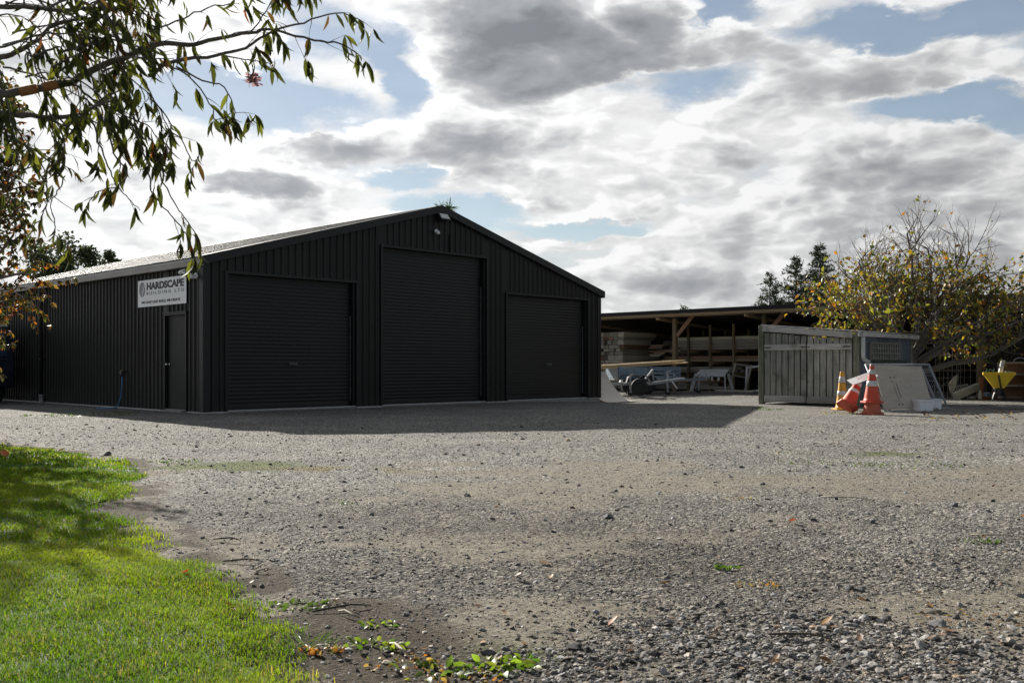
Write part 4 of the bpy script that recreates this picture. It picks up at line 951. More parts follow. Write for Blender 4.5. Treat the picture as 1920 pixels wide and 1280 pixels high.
# ------------------------------------------------------------------ weathered wooden lean-to
LX, LY = 5.93, 22.9
def lean_pt(x, y, z): return Vector((LX, LY, 0)) + UG * x + UL * y + Vector((0, 0, z))
def make_lean_to():
    s = thing('wooden_lean_to', 'weathered grey wooden lean-to with double plank doors and white gutter', 'lean-to', (LX, LY, 0), RZ)
    Wd, Dp = 2.33, 2.9; k = (1.80 - 1.60) / Wd
    gw = wood('grey_planks', (.28, .275, .24), (.62, .60, .53), .85, 2.2, (9, 9, .7), dirt=((.10, .125, .075), 3, .5, .6), bump=.5)
    gd = wood('grey_rails', (.31, .30, .275), (.62, .60, .56), .85, 2.2, (9, .7, 9), dirt=((.12, .14, .09), 3, .52, .6), bump=.5)
    ps = wood('mossy_post', (.20, .21, .15), (.40, .40, .31), .85, 2, (9, 9, .8), dirt=((.09, .13, .05), 2.5, .48, .7), bump=.5)
    for x, y, zt in ((0, .0, 1.85), (0, -Wd, 1.62), (Dp, 0, 1.85), (Dp, -Wd, 1.6)):
        p = MB(); p.box((x, y, zt / 2 - .05), (.11, .13, zt + .1)); p.build('post', ps, s, bevel=.012)
    b = MB(); a0, a1 = (-.075, -.07, 1.78 - .0), (-.075, -Wd + .07, 1.575); b.beam(a0, a1, .04, .13); b.build('top_beam', gd, s, bevel=.006)
    rr = random.Random(9)
    for leaf, (ya, yb) in enumerate(((-.085, -Wd / 2 + .008), (-Wd / 2 - .008, -Wd + .085))):
        d = MB(); n = 7; w = (ya - yb) / n
        for i in range(n):
            yc = ya - w * (i + .5); top = 1.80 + k * yc - .115 + rr.uniform(-.012, .012)
            x = -.03 + rr.uniform(-.006, .006); d.span((x - .011, yc - w / 2 + .0125, .09 + rr.uniform(-.01, .01)), (x + .011, yc + w / 2 - .0125, top))
        lf = d.build('plank_door', gw, s, bevel=.003)
        for zz, hh in ((.05, .16), (1.27, .13)):
            q = MB(); q.span((-.075, yb + .01, zz + rr.uniform(-.01, .01)), (-.043, ya - .01, zz + hh)); q.build('cross_rail', gd, lf, bevel=.004)
        hg = MB(); yh = ya if leaf == 0 else yb; sg = -1 if leaf == 0 else 1
        hg.span((-.083, yh + sg * .02, 1.32), (-.0755, yh + sg * .2, 1.345)); hg.build('strap_hinge', M['darkplastic'], lf)
    l = MB(); l.span((-.09, -Wd / 2 - .09, 1.32), (-.076, -Wd / 2 + .12, 1.34)); l.build('latch', surf('rusty_latch', (.05, .035, .03), (.10, .07, .05), 20, .6), s)
    r = MB(); prof = ribs(-.06, Dp + .12, .1, .018)
    for x, o in prof: r.v += [(x, .02, 1.865 + o), (x, -Wd - .16, 1.865 - k * (Wd + .18) + o)]
    for i in range(len(prof) - 1): r.f.append((2 * i, 2 * i + 1, 2 * i + 3, 2 * i + 2))
    r.build('roof', surf('lichen_roof', (.28, .28, .28), (.42, .42, .41), 6, .6, dirt=((.14, .12, .08), 4, .5, .8)), s)
    zg = 1.635
    wg = surf('dirty_white_gutter', (.42, .42, .40), (.62, .62, .60), 5, .45, dirt=((.2, .19, .15), 6, .55, .7))
    g = MB(); q = [(-Wd - .08, zg), (-Wd - .08, zg - .09), (-Wd - .2, zg - .09), (-Wd - .215, zg), (-Wd - .2, zg), (-Wd - .19, zg - .075), (-Wd - .09, zg - .075), (-Wd - .09, zg)]
    g.prism([(y, z) for y, z in q][::-1], 0, -.14, Dp + .1)
    gu = g.build('gutter', wg, s)
    d = MB(); d.tube([(.0, -Wd - .14, zg - .08), (.0, -Wd - .14, 1.15), (.02, -Wd - .14, 1.06), (.10, -Wd - .18, 1.0), (.16, -Wd - .2, .985)], .045, 12); d.build('downpipe', wg, gu, True)
    sw = MB(); ribbed(sw, ribs(.06, Dp, .12, .018), .02, 1.56, lambda x, o, z: (x, -Wd - .04 - o, z)); sw.build('side_wall', steel('blue_grey_sheet', (.10, .12, .15), .45), s)
    w2 = MB(); ribbed(w2, ribs(.06, Dp, .12, .018), .02, 1.76, lambda x, o, z: (x, .04 + o, z)); w2.build('side_wall', bpy.data.materials['blue_grey_sheet'], s)
    w3 = MB(); ribbed(w3, ribs(-Wd, 0, .12, .018), .02, 1.6, lambda y, o, z: (Dp + o, y, z)); w3.build('back_wall', bpy.data.materials['blue_grey_sheet'], s)
    # lattice panels stored against the side
    for i, (xa, xb, zb, zt, lab, c1) in enumerate(((.45, 2.05, .95, 1.42, 'beige plastic lattice tray hung on the lean-to side wall', (.18, .17, .14)), (.5, 2.35, .5, 1.02, 'dark green lattice panel leaning below the beige lattice', (.035, .05, .04)))):
        m_ = MB(); nxx = 13 if i == 0 else 15; nz = 5
        for a in range(nxx): 
            x = xa + (xb - xa) * a / (nxx - 1); m_.span((x - .03, -.008, zb), (x + .03, .008, zt))
        for a in range(nz):
            z = zb + (zt - zb) * a / (nz - 1); m_.span((xa - .012, -.02, z - .016), (xb + .012, -.0085, z + .016))
        o = m_.build('lattice_panel', surf('lattice_%s' % ('beige' if i == 0 else 'green'), c1, tuple(c * 1.4 for c in c1), 8, .7), None)
        o.location = lean_pt(0, -Wd - .11 - .06 * i, 0); o.rotation_euler = (0, 0, RZ); tag(o, lab, 'lattice')
make_lean_to()

# ------------------------------------------------------------------ cones, board, panels, tubs
def cone_mesh(t, H, col, bands, base, rb=.17, rt=.035, grime=None):
    """road cone: hollow square base, tapered body, reflective sleeves"""
    body = M.setdefault(col[0], surf(col[0], col[1], col[2], 7, .55, dirt=(col[3], 6, .47, .7)))
    wht = M.setdefault('reflective', surf('reflective_white', (.52, .53, .54), (.70, .71, .72), 12, .4, dirt=((.26, .25, .23), 9, .48, .7)))
    b = MB(); s = base / 2; c = .07
    b.prism([(s, -s + c), (s, s - c), (s - c, s), (-s + c, s), (-s, s - c), (-s, -s + c), (-s + c, -s), (s - c, -s)], 2, 0, .035); b.build('cone_base', body, t, bevel=.008)
    r = lambda z: rb + (rt - rb) * (z - .035) / (H - .035)
    m_ = MB(); zs = [.036, .06, .1, H * .3, H * .5, H * .7, H * .9, H - .01, H]; m_.lathe([(r(.036) + .02, .036)] + [(r(z), z) for z in zs[1:]] + [(rt * .7, H)], 24); m_.build('cone_body', body, t, True)
    for z1, z2 in bands:
        q = MB(); q.lathe([(r(z1) + .0005, z1), (r(z1) + .004, z1 + .003), (r(z2) + .004, z2 - .003), (r(z2) + .0005, z2)], 24); q.build('reflective_sleeve', wht, t, True)
RED = ('cone_red', (.50, .050, .018), (.62, .085, .03), (.22, .05, .035)); ORG = ('cone_faded_orange', (.42, .085, .04), (.5, .12, .06), (.25, .08, .05)); YEL = ('cone_yellow', (.58, .28, .015), (.68, .36, .03), (.3, .14, .03))
def make_yard_things():
    z = lambda p: z0(p[0], p[1])
    p = at(1635, 17.9, 0); p.z = z(p)
    t = thing('traffic_cone', 'faded orange traffic cone at the bottom of the two cone stack', 'traffic cone', p, R(20)); cone_mesh(t, .42, ORG, [], .37, .165, .10)
    t2 = thing('traffic_cone', 'tall red traffic cone with two white bands stacked on another cone', 'traffic cone', p + Vector((.0, 0, .215)), R(8)); cone_mesh(t2, .70, RED, [(.53, .62), (.31, .41)], .36, .15, .034)
    p = at(1579, 19.7, 0); p.z = z(p)
    t = thing('traffic_cone', 'yellow traffic cone with white bands standing before the plank doors', 'traffic cone', p, R(12)); cone_mesh(t, .78, YEL, [(.56, .68), (.30, .39)], .36, .13, .04)
    # fallen cone: leans over to the right, base turned to the viewer
    p = at(1588, 18.25, 0); p.z = z(p) + .02
    t = thing('traffic_cone', 'toppled red traffic cone leaning over with its base turned up', 'traffic cone', p, 0)
    ax = Vector((.50, .30, .80)).normalized(); t.rotation_euler = Vector((0, 0, 1)).rotation_difference(ax).to_euler(); cone_mesh(t, .62, RED, [(.30, .37), (.47, .56)], .37, .15, .05)
    lo = min((Vector((0, 0, 1)).rotation_difference(ax) @ Vector((sx * .15, sy * .185, 0))).z for sx in (-1, 1) for sy in (-1, 1))
    t.location.z = p.z - lo - .02
    tip = Vector(t.location) + ax * .60
    # sign plate lying across the cone tip
    o = thing('sign_plate', 'white faded sign plate resting on the toppled cone', 'sign', tip + Vector((.045, -.03, .05)), 0); o.rotation_euler = (R(22), R(-19), R(4))
    b = MB(); b.span((-.26, -.12, 0), (.26, .12, .006)); b.build('plate', surf('faded_sign_white', (.56, .55, .53), (.68, .67, .65), 10, .5), o)
    pk = surf('faded_red_print', (.42, .17, .16), (.52, .28, .27), 30, .6)
    rr = random.Random(4)
    # crowded, sun-bleached print that can no longer be read
    for j in range(3):
        b = MB(); x = -.10 if j != 2 else -.04
        while x < .2:
            w = rr.uniform(.012, .04); b.span((x, .055 - .06 * j, .0062), (x + w, .085 - .06 * j + rr.uniform(-.006, .006), .0068)); x += w + .012
        b.build('faded_print', pk, o)
    # galvanised mesh panel on its side with a plywood sheet on it
    FL = Vector((7.40, 18.9, 0)); FR = Vector((9.10, 20.15, 0)); u = (FR - FL).normalized(); n = Vector((-u.y, u.x, 0)); ln = (FR - FL).length; H = .98
    def panel(name, label, off, ext0, ext1, back):
        o = thing(name, label, 'mesh panel', (0, 0, 0)); P = lambda s, h: FL + u * s + n * (off + back * h) + Vector((0, 0, h * H * .93 + .015))
        for a, b_ in (((ext0, 0), (ext0 + .0, 1)), ((ln + ext1, 0), (ln + ext1, 1)), ((ext0, 0), (ln + ext1, 0)), ((ext0, 1), (ln + ext1, 1))):
            m_ = MB(); m_.tube([P(*a), P(*b_)], .021, 8); m_.build('frame_tube', M['galv'], o, True)
        m_ = MB(); k = int((ln + ext1 - ext0) / .075)
        for i in range(1, k): s = ext0 + (ln + ext1 - ext0) * i / k; m_.tube([P(s, 0), P(s, 1)], .003, 4, False)
        for i in range(1, 8): m_.tube([P(ext0, i / 8), P(ln + ext1, i / 8)], .003, 4, False)
        m_.build('wire_mesh', M['galv'], o)
    panel('mesh_panel', 'galvanised mesh fence panel leaning directly behind the plywood sheet', 0, 0, .0, .42)
    panel('mesh_panel', 'second galvanised mesh panel leaning furthest back behind the plywood', .13, .05, -.1, .44)
    def on_panel(px, h):      # place along the panel seen in column px at height fraction h
        k = (px - 960) / FPX; a = FL + n * (.42 * h - .035); return (k * a.y - a.x) / (u.x - k * u.y)
    BL, BR, TR, TL = (on_panel(1659, .06), .06), (on_panel(1748, .09), .09), (on_panel(1726, .97), .97), (on_panel(1637, 1.0), 1.0)
    P = lambda s, h, d=0.0: FL + u * s + n * (-.035 + .42 * h - d) + Vector((0, 0, h * H * .93))
    m_ = MB(); cs = [P(*BL), P(*BR), P(*TR), P(*TL)]; nrm = (cs[1] - cs[0]).cross(cs[3] - cs[0]).normalized()
    nb = len(m_.v); m_.v += [tuple(c) for c in cs] + [tuple(c - nrm * -.012) for c in cs]
    m_.f += [(0, 1, 2, 3), (7, 6, 5, 4), (0, 4, 5, 1), (1, 5, 6, 2), (2, 6, 7, 3), (3, 7, 4, 0)]
    o = m_.build('plywood_sheet', wood('grey_plywood', (.40, .35, .285), (.50, .44, .365), .7, 1.6, (1, 1, 8), dirt=((.22, .20, .17), 9, .56, .6)), None)
    tag(o, 'plain grey plywood sheet with black stamped print leaning on mesh panels', 'plywood sheet')
    ex = (cs[1] - cs[0]).normalized(); ey = (cs[3] - cs[0]); ey = (ey - ex * ey.dot(ex)).normalized(); ez = ex.cross(ey)
    fr = Matrix((ex, ey, ez)).transposed().to_4x4()
    ik = surf('stencil_ink', (.02, .02, .02), (.05, .05, .05), 40, .8)
    pn = MB()
    def mark(px, py, w, h, ang=0.0):
        s = on_panel(px, 0.5); hh = 0
        a = FL + u * s; zz = CAM_H - (py - HOR) / FPX * (a.y + .2); hfrac = zz / (H * .93); s = on_panel(px, hfrac)
        c = P(s, hfrac) - cs[0]; c = Vector((c.dot(ex), c.dot(ey), .0145 if nrm.dot(ez) > 0 else .002)); pn.box(c, (w, h, .0015), Matrix.Rotation(ang, 3, 'Z'))
    for px, py in ((1668, 708), (1675, 708), (1685, 757), (1691.5, 757)): mark(px, py, .05, .026)
    rr = random.Random(8)
    for col, (xa, ya, xb, yb) in enumerate(((1671, 714, 1685, 751), (1679, 720, 1689.5, 748))):
        for i in range(13 if col == 0 else 11):
            f = i / 12; 
            if col == 0 and i in (2,): continue
            mark(xa + (xb - xa) * f + rr.uniform(-.5, .5), ya + (yb - ya) * f, .022 * rr.uniform(.6, 1.1), .016, R(20)); mark(xa + 1.2 + (xb - xa) * f, ya + 1 + (yb - ya) * f, .006, .02, R(rr.uniform(-20, 20)))
    st = pn.build('stencil_print', ik, o); st.matrix_local = Matrix.Translation(cs[0]) @ fr
    # white tubs
    for px, py, w, lab, rzz in ((1731, 770, .36, 'white plastic tub on the ground, the front one of the two before the plywood', R(6)), (1750, 767, .30, 'white plastic tub half hidden behind the front tub', R(-8))):
        Y = FPX * CAM_H / (py - HOR); p = at(px, Y, 0); p.z = z(p)
        t = thing('plastic_tub', lab, 'tub', p, rzz, 'white tubs before the plywood'); h = .215
        def ring(a, b, c, zz, nseg=6):
            pts = []
            for cx, cy, a0 in ((a - c, b - c, 0), (-a + c, b - c, 90), (-a + c, -b + c, 180), (a - c, -b + c, 270)):
                for i in range(nseg): an = R(a0 + 90 * i / (nseg - 1)); pts.append((cx + c * math.cos(an), cy + c * math.sin(an), zz))
            return pts
        m_ = MB(); L = [ring(w / 2 * .86, .13, .05, 0), ring(w / 2 * .96, .145, .05, h * .78), ring(w / 2 * .975, .15, .05, h * .8), ring(w / 2 * 1.0, .155, .05, h * .99), ring(w / 2 * 1.03, .162, .05, h), ring(w / 2 * .98, .15, .05, h), ring(w / 2 * .84, .12, .05, .01)]
        k = len(L[0])
        for r_ in L: m_.v += r_
        for i in range(len(L) - 1):
            for j in range(k): m_.f.append((i * k + j, i * k + (j + 1) % k, (i + 1) * k + (j + 1) % k, (i + 1) * k + j))
        m_.f.append(tuple(range(k - 1, -1, -1))); m_.f.append(tuple((len(L) - 1) * k + j for j in range(k)))
        m_.build('tub_body', surf('white_tub', (.84, .85, .87), (.88, .89, .91), 6, .4), t)
        g = MB(); g.span((-.09, -.162, h * .84), (.09, -.152, h * .93)); g.build('grip', M['white'], t)
make_yard_things()

# ------------------------------------------------------------------ clutter by the right post
def make_right_clutter():
    # yellow hopper on a stand
    p = at(1873, 24.6, 0); t = thing('hopper_spreader', 'yellow plastic funnel shaped hopper spreader standing on a black stand', 'spreader', p, R(-24)); t.scale = (.92, .85, 1)
    yl = surf('hopper_yellow', (.62, .42, .012), (.72, .52, .02), 5, .4, dirt=((.4, .26, .02), 5, .58, .6))
    m_ = MB()
    def rect(a, b, zz): return [(-a, -b, zz), (a, -b, zz), (a, b, zz), (-a, b, zz)]
    L = [rect(.13, .11, .33), rect(.37, .29, .66), rect(.40, .31, .665), rect(.405, .315, .735), rect(.38, .29, .735), rect(.33, .25, .64), rect(.1, .09, .38)]
    for r_ in L: m_.v += r_
    for i in range(len(L) - 1):
        for j in range(4): m_.f.append((i * 4 + j, i * 4 + (j + 1) % 4, (i + 1) * 4 + (j + 1) % 4, (i + 1) * 4 + j))
    m_.f.append((3, 2, 1, 0)); m_.f.append((24, 25, 26, 27)); m_.build('hopper', yl, t, bevel=.012)
    s = MB(); s.beam((-.02, -.335, .66), (.06, -.15, .26), .03, .05); s.beam((-.02, .335, .66), (.06, .15, .26), .03, .05); s.build('strap', M['darkplastic'], t)
    st = MB(); st.lathe([(.10, .14), (.12, .2), (.12, .3), (.14, .335)], 16); st.build('spinner_housing', M['darkplastic'], t, True)
    for sx in (-1, 1):
        g = MB(); g.beam((sx * .1, 0, .22), (sx * .18, -.05, 0), .04, .04); g.build('leg', M['darkplastic'], t)
    # tangle of rope and a tube in the hopper
    rp = MB(); rr = random.Random(6); rp.tube([(-.33 + .03 * i + rr.uniform(-.02, .02), rr.uniform(-.12, .12), .74 + .09 * abs(math.sin(i * 1.1))) for i in range(9)], .008, 5); o = rp.build('rope', surf('green_rope', (.03, .13, .10), (.05, .2, .16), 9, .7)); o.location = p; o.rotation_euler = (0, 0, R(-24)); o.scale = (.92, .85, 1); tag(o, 'green rope tangled over the left rim of the yellow hopper', 'rope')
    cb = MB(); cb.tube([(.08 + .035 * i + rr.uniform(-.02, .02), -.12 + rr.uniform(-.1, .1), .735 + .03 * abs(math.sin(i * 1.7))) for i in range(9)], .012, 5); o = cb.build('cable', surf('grey_green_cable', (.10, .13, .13), (.16, .2, .2), 9, .7)); o.location = p; o.rotation_euler = (0, 0, R(-24)); o.scale = (.92, .85, 1); tag(o, 'grey cable bundled along the right rim of the yellow hopper', 'cable')
    tb = MB(); tb.tube([(-.02, .05, .42), (.10, .1, 1.02)], .055, 14); tb.tube([(.10, .1, 1.021), (.105, .102, 1.045)], [.062, .06], 14); o = tb.build('white_tube', surf('tube_white', (.5, .5, .5), (.64, .64, .63), 6, .5), None, True); o.location = p; o.rotation_euler = (0, 0, R(-24)); o.scale = (.92, .85, 1); tag(o, 'white plastic tube standing up out of the yellow hopper', 'tube')
    # brown timber frame
    br = wood('brown_stained_timber', (.26, .10, .045), (.36, .15, .07), stretch=(6, 6, 1))
    p = at(1852, 26.1, 0); t = thing('timber_trestle', 'orange brown timber trestle standing left of the yellow hopper', 'trestle', p, R(-8))
    for x in (-.17, .17): g = MB(); g.box((x, 0, .30), (.09, .09, .6)); g.build('upright', br, t, bevel=.006)
    g = MB(); g.box((0.02, 0, .64), (.26, .09, .08)); g.build('top_rail', br, t, bevel=.006)
    g = MB(); g.box((.3, -.1, .03), (1.05, .08, .06)); g.build('ground_rail', br, t, bevel=.006)
    g = MB(); g.beam((.02, -.12, .05), (.33, -.12, .36), .05, .02); g.build('brace', surf('green_painted_metal', (.05, .09, .08), (.09, .14, .12), 9, .6), t)
    p = at(1853, 26.5, 0); o = MB(); 
    for i in range(3): o.box((0, 0, .03 + .06 * i), (.34 - .03 * i, .3, .055), Matrix.Rotation(.2 * i, 3, 'Z'))
    ob = o.build('sack_pile', surf('blue_grey_sacking', (.13, .19, .23), (.28, .34, .38), 14, .7), None, bevel=.02); ob.location = p; tag(ob, 'small blue grey pile of folded sacking inside the brown timber trestle', 'sacking')
    # cabinet with three shelves
    p = at(1905, 25.2, 0); t = thing('shelf_cabinet', 'open grey timber cabinet with three shelves behind the hopper', 'cabinet', p, R(-20))
    cw = M['oldwood']; w, h, d = .78, .95, .4
    for x in (-w / 2, w / 2): g = MB(); g.box((x, 0, h / 2 + .05), (.05, d, h)); g.build('side_panel', cw, t)
    for i in range(4): g = MB(); g.box((0, 0, .09 + i * (h - .06) / 3), (w - .054, d - .02, .045)); g.build('shelf', cw, t)
    g = MB(); g.box((0, d / 2 - .01, h / 2 + .05), (w - .06, .012, h - .05)); g.build('back_panel', M['redwood'], t)
    p = at(1922, 24.7, 0); g = MB(); ribbed(g, [(x * .02, .012 * (x % 2)) for x in range(0, 46)], 0, .5, lambda x, o, z: (z, -o, x)); ob = g.build('corrugated_offcut', M['galv'], None); ob.location = p; ob.rotation_euler = (0, 0, R(-5)); tag(ob, 'corrugated grey metal sheet standing at the right of the cabinet', 'metal sheet')
    hp = MB(); hp.tube([(math.cos(R(a)) * .17, 0, math.sin(R(a)) * .1) for a in range(0, 181, 15)], .012, 6, True); ob = hp.build('wire_hoop', M['galv'], None); ob.location = at(1913, 25.2, 1.01); tag(ob, 'bent wire hoop lying on top of the shelf cabinet', 'hoop')
    p = at(1837.5, 26.0, 0); b = MB(); b.lathe([(.045, 0), (.05, .02), (.05, .15), (.03, .19), (.028, .24)], 14); o = b.build('plastic_bottle', M['white'], None, True); o.location = p; tag(o, 'small white bottle at the foot of the round shed post', 'bottle')
    # pale box beam lying on a slant
    bg = surf('cream_paint', (.36, .35, .29), (.48, .46, .39), 9, .6, dirt=((.2, .18, .13), 6, .55, .6))
    o = MB(); a, b = at(1790, 25.6, .09), at(1834, 26.1, .34); o.beam(a, b, .12, .19); ob = o.build('box_beam', bg, None, bevel=.006); tag(ob, 'cream box section beam propped on a slant near the round post', 'beam')
    o = MB(); pts = [(0, .0), (.10, .32), (.10, .55), (.0, .48), (-.10, .30), (-.06, .1)]; o.prism(pts, 1, -.03, .03); ob = o.build('cream_bracket', bg, None, bevel=.004); ob.location = at(1784, 26.1, .12); ob.rotation_euler = (0, R(6), R(-10)); tag(ob, 'cream angled plate standing behind the slanted box beam', 'plate')
    t = thing('slatted_grate', 'pale slatted grate lying behind the slanted box beam', 'grate', at(1802, 26.3, .24), R(8)); t.rotation_euler = (R(50), R(-12), R(8))
    for i in range(8): g = MB(); g.box((-.24 + .07 * i, 0, 0), (.022, .26, .02)); g.build('slat', bg, t)
    g = MB(); g.box((0, .135, .0), (.54, .02, .03)); g.build('grate_rail', bg, t)
    # tall stock mesh leaning in the open bay
    for i, (xa, xb, Y, lab, lean) in enumerate(((1752, 1800, 25.2, 'tall rusty stock mesh sheet leaning in the dark bay behind the tree', .25), (1785, 1842, 26.3, 'wide stock mesh sheet fixed beside the round post', .05))):
        m_ = MB(); A, B = at(xa, Y, 0), at(xb, Y + .6, 0); du = B - A; nn = 6 if i == 0 else 5
        for k in range(nn + 1):
            f = k / nn; m_.tube([A + du * f, A + du * f + Vector((lean * .6, lean, 1.55))], .006, 4, False)
        for k in range(9):
            h = k / 8; m_.tube([A + Vector((lean * .6, lean, 1.55)) * h, B + Vector((lean * .6, lean, 1.55)) * h], .006, 4, False)
        ob = m_.build('stock_mesh', surf('dull_wire', (.16, .15, .14), (.26, .25, .24), 20, .5, metal=.5), None); tag(ob, lab, 'wire mesh')
    ob = MB(); ob.tube([at(1757, 25.9, .0), at(1761, 25.9, .25), at(1770, 25.95, .42), at(1780, 26, .5)], [.02, .018, .015, .012], 6); o = ob.build('rubber_hose', surf('dark_green_rubber', (.015, .03, .022), (.03, .05, .035), 9, .6), None, True); tag(o, 'dark green rubber hose arching out of the gravel behind the mesh panels', 'hose')
    # heap of dark lumps under the beam
    rr = random.Random(12)
    for i in range(6):
        m_ = MB(); k = rr.uniform(.09, .16); m_.lathe([(k * .5, 0), (k, k * .3), (k * .8, k * .8), (k * .3, k * 1.0)], 9, (0, 0, 0), None, 1, .8); o = m_.build('rubble_lump', M['concrete'] if i % 2 else surf('dark_rubble', (.05, .05, .05), (.1, .1, .1), 9, .9), None); p = at(1806 + i * 6, 26.0 + .1 * (i % 3), -.01); o.location = p; o.rotation_euler = (rr.uniform(-.3, .3), rr.uniform(-.3, .3), rr.uniform(0, 6)); tag(o, 'grey rubble lump in the heap under the slanted beam', 'rubble', 'rubble lumps under the beam')
make_right_clutter()

# ------------------------------------------------------------------ dark van at the far left
def make_van():
    p = shed_pt(-1.5, 8.1, 0)       # rear end towards the camera's right
    t = thing('parked_van', 'dark blue van parked along the side wall behind the orange leaved tree', 'van', p, RZ)
    pt = surf('dark_blue_paint', (.008, .011, .02), (.012, .015, .026), 3, .25)
    # profile in (y along wall away from the viewer's right, z)
    pr = [(0, .38), (-.03, .75), (.02, 1.05), (.30, 1.86), (.5, 1.98), (3.0, 2.0), (3.5, 1.85), (4.1, 1.2), (4.8, 1.05), (5.0, .8), (5.0, .38)]
    b = MB(); b.prism([(y, z) for y, z in pr][::-1], 0, -.92, .92); b.build('body', pt, t, bevel=.05)
    gl = surf('dark_window', (.02, .035, .07), (.03, .05, .09), 2, .08, spec=.9)
    w = MB(); w.prism([(.12, 1.14), (.34, 1.74), (1.5, 1.78), (1.5, 1.14)][::-1], 0, -.926, -.918); w.build('side_window', gl, t)
    w = MB(); w.prism([(1.6, 1.14), (1.6, 1.78), (2.9, 1.78), (3.3, 1.7), (3.75, 1.14)][::-1], 0, -.926, -.918); w.build('side_window', gl, t)
    w = MB(); w.beam((0, .035, 1.13), (0, .26, 1.78), 1.5, .02, (0, -1, .3)); w.build('rear_window', gl, t)
    for y in (.95, 4.0):
        for x in (-.8, .8): wheel(t, (x, y, .34), .34, .22, (1, 0, 0))
    l = MB(); l.span((-.9, -.05, .85), (-.78, .0, 1.05)); l.build('tail_light', surf('tail_red', (.25, .01, .01), (.3, .015, .015), 5, .3), t)
    l = MB(); l.span((-.935, .45, .72), (-.925, .6, .745)); l.build('door_handle', M['galv'], t)
make_van()
# ------------------------------------------------------------------ foliage helpers
def leaf_template(L=1.0, w=.34, droop=.25, fold=.10):
    ys = [0, .22, .5, .78, 1.0]; ws = [.02, .78, 1.0, .62, .02]
    V = []
    for y, k in zip(ys, ws):
        z = -droop * y * y
        V += [(-w / 2 * k, y * (1 - .1 * y), z + fold * k), (0, y * (1 - .1 * y), z), (w / 2 * k, y * (1 - .1 * y), z + fold * k)]
    F = []
    for i in range(4):
        a = i * 3; F += [(a, a + 1, a + 4, a + 3), (a + 1, a + 2, a + 5, a + 4)]
    return np.array(V) * L, np.array(F)
def short_template(w=.6):
    V = np.array([(0, 0, 0), (w / 2, .45, .06), (0, 1, -.1), (-w / 2, .45, .06)]); return V, np.array([(0, 1, 2, 3)])
def leaves_mesh(name, parent, m, P, D, S, C, tmpl):
    P, D, S, C = np.array(P), np.array(D), np.array(S), np.array(C); N = len(P)
    up = rng.normal(size=(N, 3)) * .8 + np.array([0, 0, .7]); F_ = rot_frames(D, up)
    V, F, Cc = scatter(tmpl[0], tmpl[1], P, F_ * S[:, None, None], C)
    return mesh_np(name, V, F, m, parent, Cc, len(tmpl[1]) > 1)
def palette(cols, n, jit=.25):
    w = np.array([c[0] for c in cols], float); idx = rng.choice(len(cols), n, p=w / w.sum()); c = np.array([q[1] for q in cols])[idx]
    return c * (1 + jit * rng.normal(size=(n, 1))).clip(.4, 1.7)
def bark(name, a, b): return surf(name, a, b, 9, .85, (3, 3, 1), .6, 40)
class Skel:
    """branch skeleton: tubes into one mesh, leaf anchors collected on the thin wood"""
    def __init__(s, seed): s.mb = MB(); s.rr = random.Random(seed); s.anch = []
    def rv(s, k=1.0): return Vector((s.rr.gauss(0, k), s.rr.gauss(0, k), s.rr.gauss(0, k)))
    def grow(s, p, d, L, r, lv, spec):
        sp = spec[lv]; n = max(3, int(L / sp['seg'])); pts = [Vector(p)]; rad = [r]; d = Vector(d).normalized(); kids = []
        for i in range(n):
            d = (d + s.rv(sp['wob']) + Vector((0, 0, sp['up']))).normalized(); pts.append(pts[-1] + d * L / n); f = (i + 1) / n; rad.append(r * (1 - f * (1 - sp['tip'])))
            if lv + 1 < len(spec) and f > sp['from']:
                for _ in range(sp['kids'] if isinstance(sp['kids'], int) else (1 if s.rr.random() < sp['kids'] else 0)): kids.append((pts[-1].copy(), d.copy(), rad[-1], f))
            if sp.get('leaf'): s.anch.append((pts[-1].copy(), d.copy(), lv, f))
        s.mb.tube(pts, rad, sp.get('n', 5), lv == 0)
        for q, dd, rr_, f in kids:
            a = s.rv(1); a = (a - dd * a.dot(dd)).normalized(); nd = (dd * math.cos(sp['ang']) + a * math.sin(sp['ang'])).normalized()
            s.grow(q, nd, spec[lv + 1]['len'] * s.rr.uniform(.65, 1.2) * (1 - .35 * f), min(rr_ * .75, spec[lv + 1]['r']), lv + 1, spec)
        return pts

